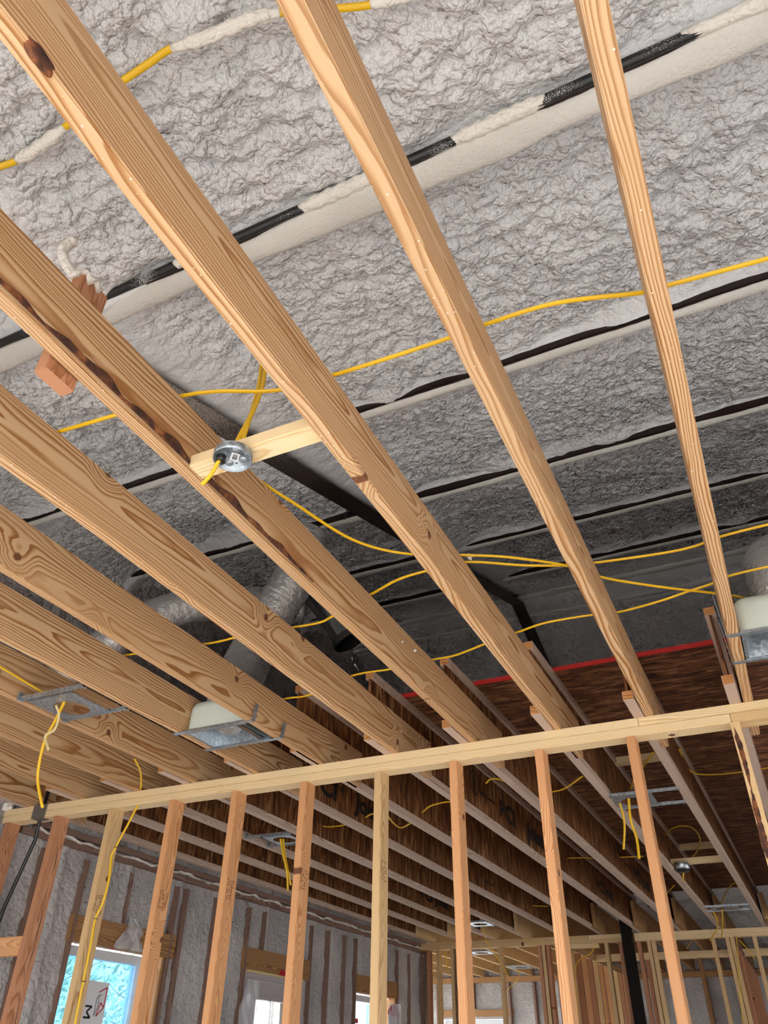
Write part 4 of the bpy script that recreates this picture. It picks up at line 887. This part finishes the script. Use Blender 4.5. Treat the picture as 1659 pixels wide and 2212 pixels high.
# ------------------------------------------------------------------ far wall, partitions, steel post
YF = 9.53
def fplate(x0, x1, zc, mat, lb, y=YF, d=.089): board('top_plate', 'x', (x0, y+.0445, zc), x1-x0, .038, d, mat, lb, 'wall plate', 'far wall plates')
fplate(-4.08, -2.05, PB+.057, 'studpale', 'upper far top plate, left length from the foam wall corner'); fplate(-2.045, -1.67, PB+.057, 'plate', 'upper far top plate, short length left of the black post'); fplate(-1.55, 1.4, PB+.057, 'plate', 'upper far top plate, right of the black post')
fplate(-4.08, -1.69, PB+.019, 'studpale', 'lower far top plate, left of the black post'); fplate(-1.55, 1.4, PB+.019, 'plate', 'lower far top plate, right of the black post')
fplate(-2.28, -1.95, PB-.021, 'plate', 'short extra block under the far top plate by the drooping cable')
board('bottom_plate', 'x', (-4.08, YF+.0445, .019), 5.4, .038, .089, 'studpale', 'bottom plate of the far stud wall', 'wall plate')
FS = [(-3.985, 'redstud'), (-3.86, 'studpale'), (-3.68, 'studpale'), (-3.62, 'oldwood'), (-3.09, 'studpale'), (-2.63, 'redstud'), (-2.585, 'studpale'), (-2.535, 'redstud'), (-2.40, 'redstud'), (-1.883, 'studpale'), (-1.73, 'redstud'), (-1.535, 'redstud'), (-1.43, 'studpale'), (-1.385, 'studpale'), (-.78, 'studpale'), (-.640, 'studpale'), (-.595, 'studpale'), (-.380, 'studpale'), (.03, 'stud')]
FN = ['against the foam wall corner', 'first pale one from the foam corner', 'pale one left of the smooth orange near stud', 'dark one left of the smooth orange near stud', 'one seen right of the smooth orange near stud', 'left one of the reddish corner cluster',
      'pale middle one of the corner cluster', 'right one of the reddish corner cluster', 'one where the reddish partition begins', 'pale one left of the black post', 'reddish one touching the black post on its left', 'reddish one right of the black post', 'left half of the pale pair right of the post', 'right half of the pale pair right of the post',
      'pale twisted one right of the bright orange near stud', 'left half of the doubled pale pair at right', 'right half of the doubled pale pair at right', 'slim pale one near the right edge', 'last one at the right edge']
for (x, mt), nm in zip(FS, FN): board('far_stud', 'z', (x+.019, YF+.0445, .038), PB-.038, .038, .089, mt, 'stud of the far wall, '+nm, 'stud', 'far wall studs')
tag(box('steel_post', -1.665, -1.56, 9.40, 9.505, 0, 3.115, M['post'] if 'post' in M else 'black', bevel=.006), 'black square steel post standing in the far stud wall', 'post')
board('top_plate', 'y', (-2.40, YF+.1, PB+.019), 4.0, .089, .038, 'studpale', 'top plate over the row of reddish studs running back', 'wall plate', 'partition plates')
board('top_plate', 'y', (-2.40, YF+.1, PB+.057), 4.0, .089, .038, 'studpale', 'upper top plate over the row of reddish studs', 'wall plate', 'partition plates')
nn_ = ['first', 'second', 'third', 'fourth', 'fifth', 'sixth', 'seventh', 'eighth', 'ninth', 'tenth', 'eleventh', 'twelfth', 'thirteenth']
for i in range(13): board('partition_stud', 'z', (-2.40, 9.78+i*.31, .038), PB-.038, .089, .038, ('redstud', 'studpale', 'redstud', 'stud')[i % 4], nn_[i]+' stud from the front in the row running back behind the far wall', 'stud', 'partition studs')
board('top_plate', 'x', (-2.35, 11.29, PB+.057), 3.8, .038, .089, 'plate', 'upper plate of the second wall seen below the far right plate', 'wall plate', 'second wall plates')
board('top_plate', 'x', (-2.35, 11.29, PB+.019), 3.8, .038, .089, 'plate', 'lower plate of the second wall seen below the far right plate', 'wall plate', 'second wall plates')
for x, nm in ((-2.2, 'beside the partition'), (-1.72, 'behind the black post'), (-1.1, 'seen right of the bright orange near stud'), (-.72, 'behind the doubled pale pair'), (-.3, 'near the right edge'), (.1, 'beyond the right edge')):
    board('inner_stud', 'z', (x, 11.29, .038), PB-.038, .038, .089, 'redstud' if x in (-1.72, -.72) else 'header', 'stud of the second wall, '+nm, 'stud', 'second wall studs')
board('partition_plate', 'y', (-.62, 9.7, PB+.019), 3.9, .089, .038, 'oldwood', 'plate running back from the far wall at the right', 'wall plate')
for i in range(9): board('side_stud', 'z', (-.62, 9.9+i*.42, .038), PB-.038, .089, .038, 'redstud', nn_[i]+' stud from the front under the plate running back at the right', 'stud', 'right partition studs')
board('back_wall_plate', 'x', (-6.2, 13.60, PT-.04), 10.6, .076, .089, 'header', 'wood plate along the top of the back foam wall', 'wall plate')
bn = ['far left end', 'left of the far window', 'above the far window', 'right of the far window', 'middle of the bright room', 'right part of the bright room', 'by the reddish partition', 'behind the partition', 'behind the second wall', 'right rear room left', 'right rear room middle', 'right rear room right', 'beyond the right edge']
for i, x in enumerate((-5.95, -5.50, -4.88, -4.28, -3.87, -3.46, -3.0, -2.55, -2.0, -1.3, -.85, -.4, .1)):
    z0 = 2.35 if i == 2 else .02
    board('back_wall_stud', 'z', (x, 13.625, z0), PT-.085-z0, .036, .089, 'oldwood', 'stud in the back foam wall, '+bn[i], 'stud', 'back wall studs')
# pale joists of the rear bay
rn = ['outermost left', 'second from the left', 'third from the left', 'fourth from the left', 'fifth from the left', 'sixth from the left', 'seventh from the left', 'eighth from the left', 'ninth from the left', 'tenth from the left', 'eleventh from the left', 'twelfth from the left', 'thirteenth from the left', 'fourteenth from the left', 'fifteenth from the left', 'rightmost']
for i in range(15):
    x = -5.9+.405*i if i < 5 else [-3.884, -3.494, -3.099, -2.709, -2.279, -1.854, -1.434, -1.024, -.624, -.189][i-5]; y0 = 9.80 if x < -4.1 else 9.02
    board('rear_joist', 'y', (x, y0, PT+.118), 13.6-y0, .038, .235, 'studpale' if x < -2.4 else 'header', 'rear room joist over the far wall, '+rn[i], 'joist', 'rear room joists')
bc = tag(link('breaker_cable_bundle', tube_mesh([Vector((-.61+.2*math.sin(i*.5)*.05, 9.68, 2.68-i*.22)) for i in range(12)], .022, .012, n=8), 'yellow', smooth=True), 'bundle of yellow cables running down behind the doubled pale far studs', 'cable')

# ------------------------------------------------------------------ outside the windows
def tree(loc, label, seed, h=6.0, w_=2.3):
    rr = random.Random(seed); root = empty('leafy_tree', loc); tag(root, label, 'tree', 'trees outside the window')
    link('trunk', tube_mesh(spline([Vector((0, 0, 0)), Vector((.1, .05, h*.3)), Vector((-.05, .1, h*.6)), Vector((0, 0, h*.9))]), .12, n=10, radfn=lambda i, t: 1-.7*t), 'branch', root, True)
    for k in range(9):
        a = rr.uniform(0, 6.28); z = h*rr.uniform(.25, .7); L_ = rr.uniform(.8, 1.6)
        P = [Vector((0, 0, z))]
        for j in range(4): P.append(P[-1]+Vector((math.cos(a)*L_/4, math.sin(a)*L_/4, rr.uniform(.02, .3)))); a += rr.uniform(-.6, .6)
        link('branch', tube_mesh(spline(P), .03, n=6, radfn=lambda i, t: 1-.8*t), 'branch', root, True)
    bm = bmesh.new()
    for k in range(5200):
        a = rr.uniform(0, 6.28); ph = rr.uniform(-1, 1); r_ = w_*(rr.random()**.4); s = math.sqrt(1-ph*ph)
        c = Vector((r_*s*math.cos(a), r_*s*math.sin(a), h*.55+ph*h*.42)); d = Vector((rr.gauss(0, 1), rr.gauss(0, 1), rr.gauss(0, 1))).normalized(); e_ = d.orthogonal().normalized(); f = d.cross(e_); q = .055
        bm.faces.new([bm.verts.new(c+e_*q), bm.verts.new(c+f*q*.55), bm.verts.new(c-e_*q), bm.verts.new(c-f*q*.55)])
    tag(link('foliage', finish(bm, 'foliage'), 'leaf', root), kind='stuff')
tree((-9.6, 8.4, -.13), 'green leafy tree seen through the blue-lit window', 4)
tree((-12.6, 14.5, -.13), 'second green tree behind the first outside the blue-lit window', 8, 6.5)
hs = empty('neighbour_house', (-15, 26, -.13)); tag(hs, 'white house with small windows seen through the grey door glass', 'house')
box('wall', -17.5, -15, 19, 36, -.13, 6, 'siding', hs)
for y in (21.5, 24.3, 27.0, 30): 
    for z in (2.6, 4.4): box('house_window', -15.0, -14.96, y, y+.7, z, z+.9, 'darkglass', hs)
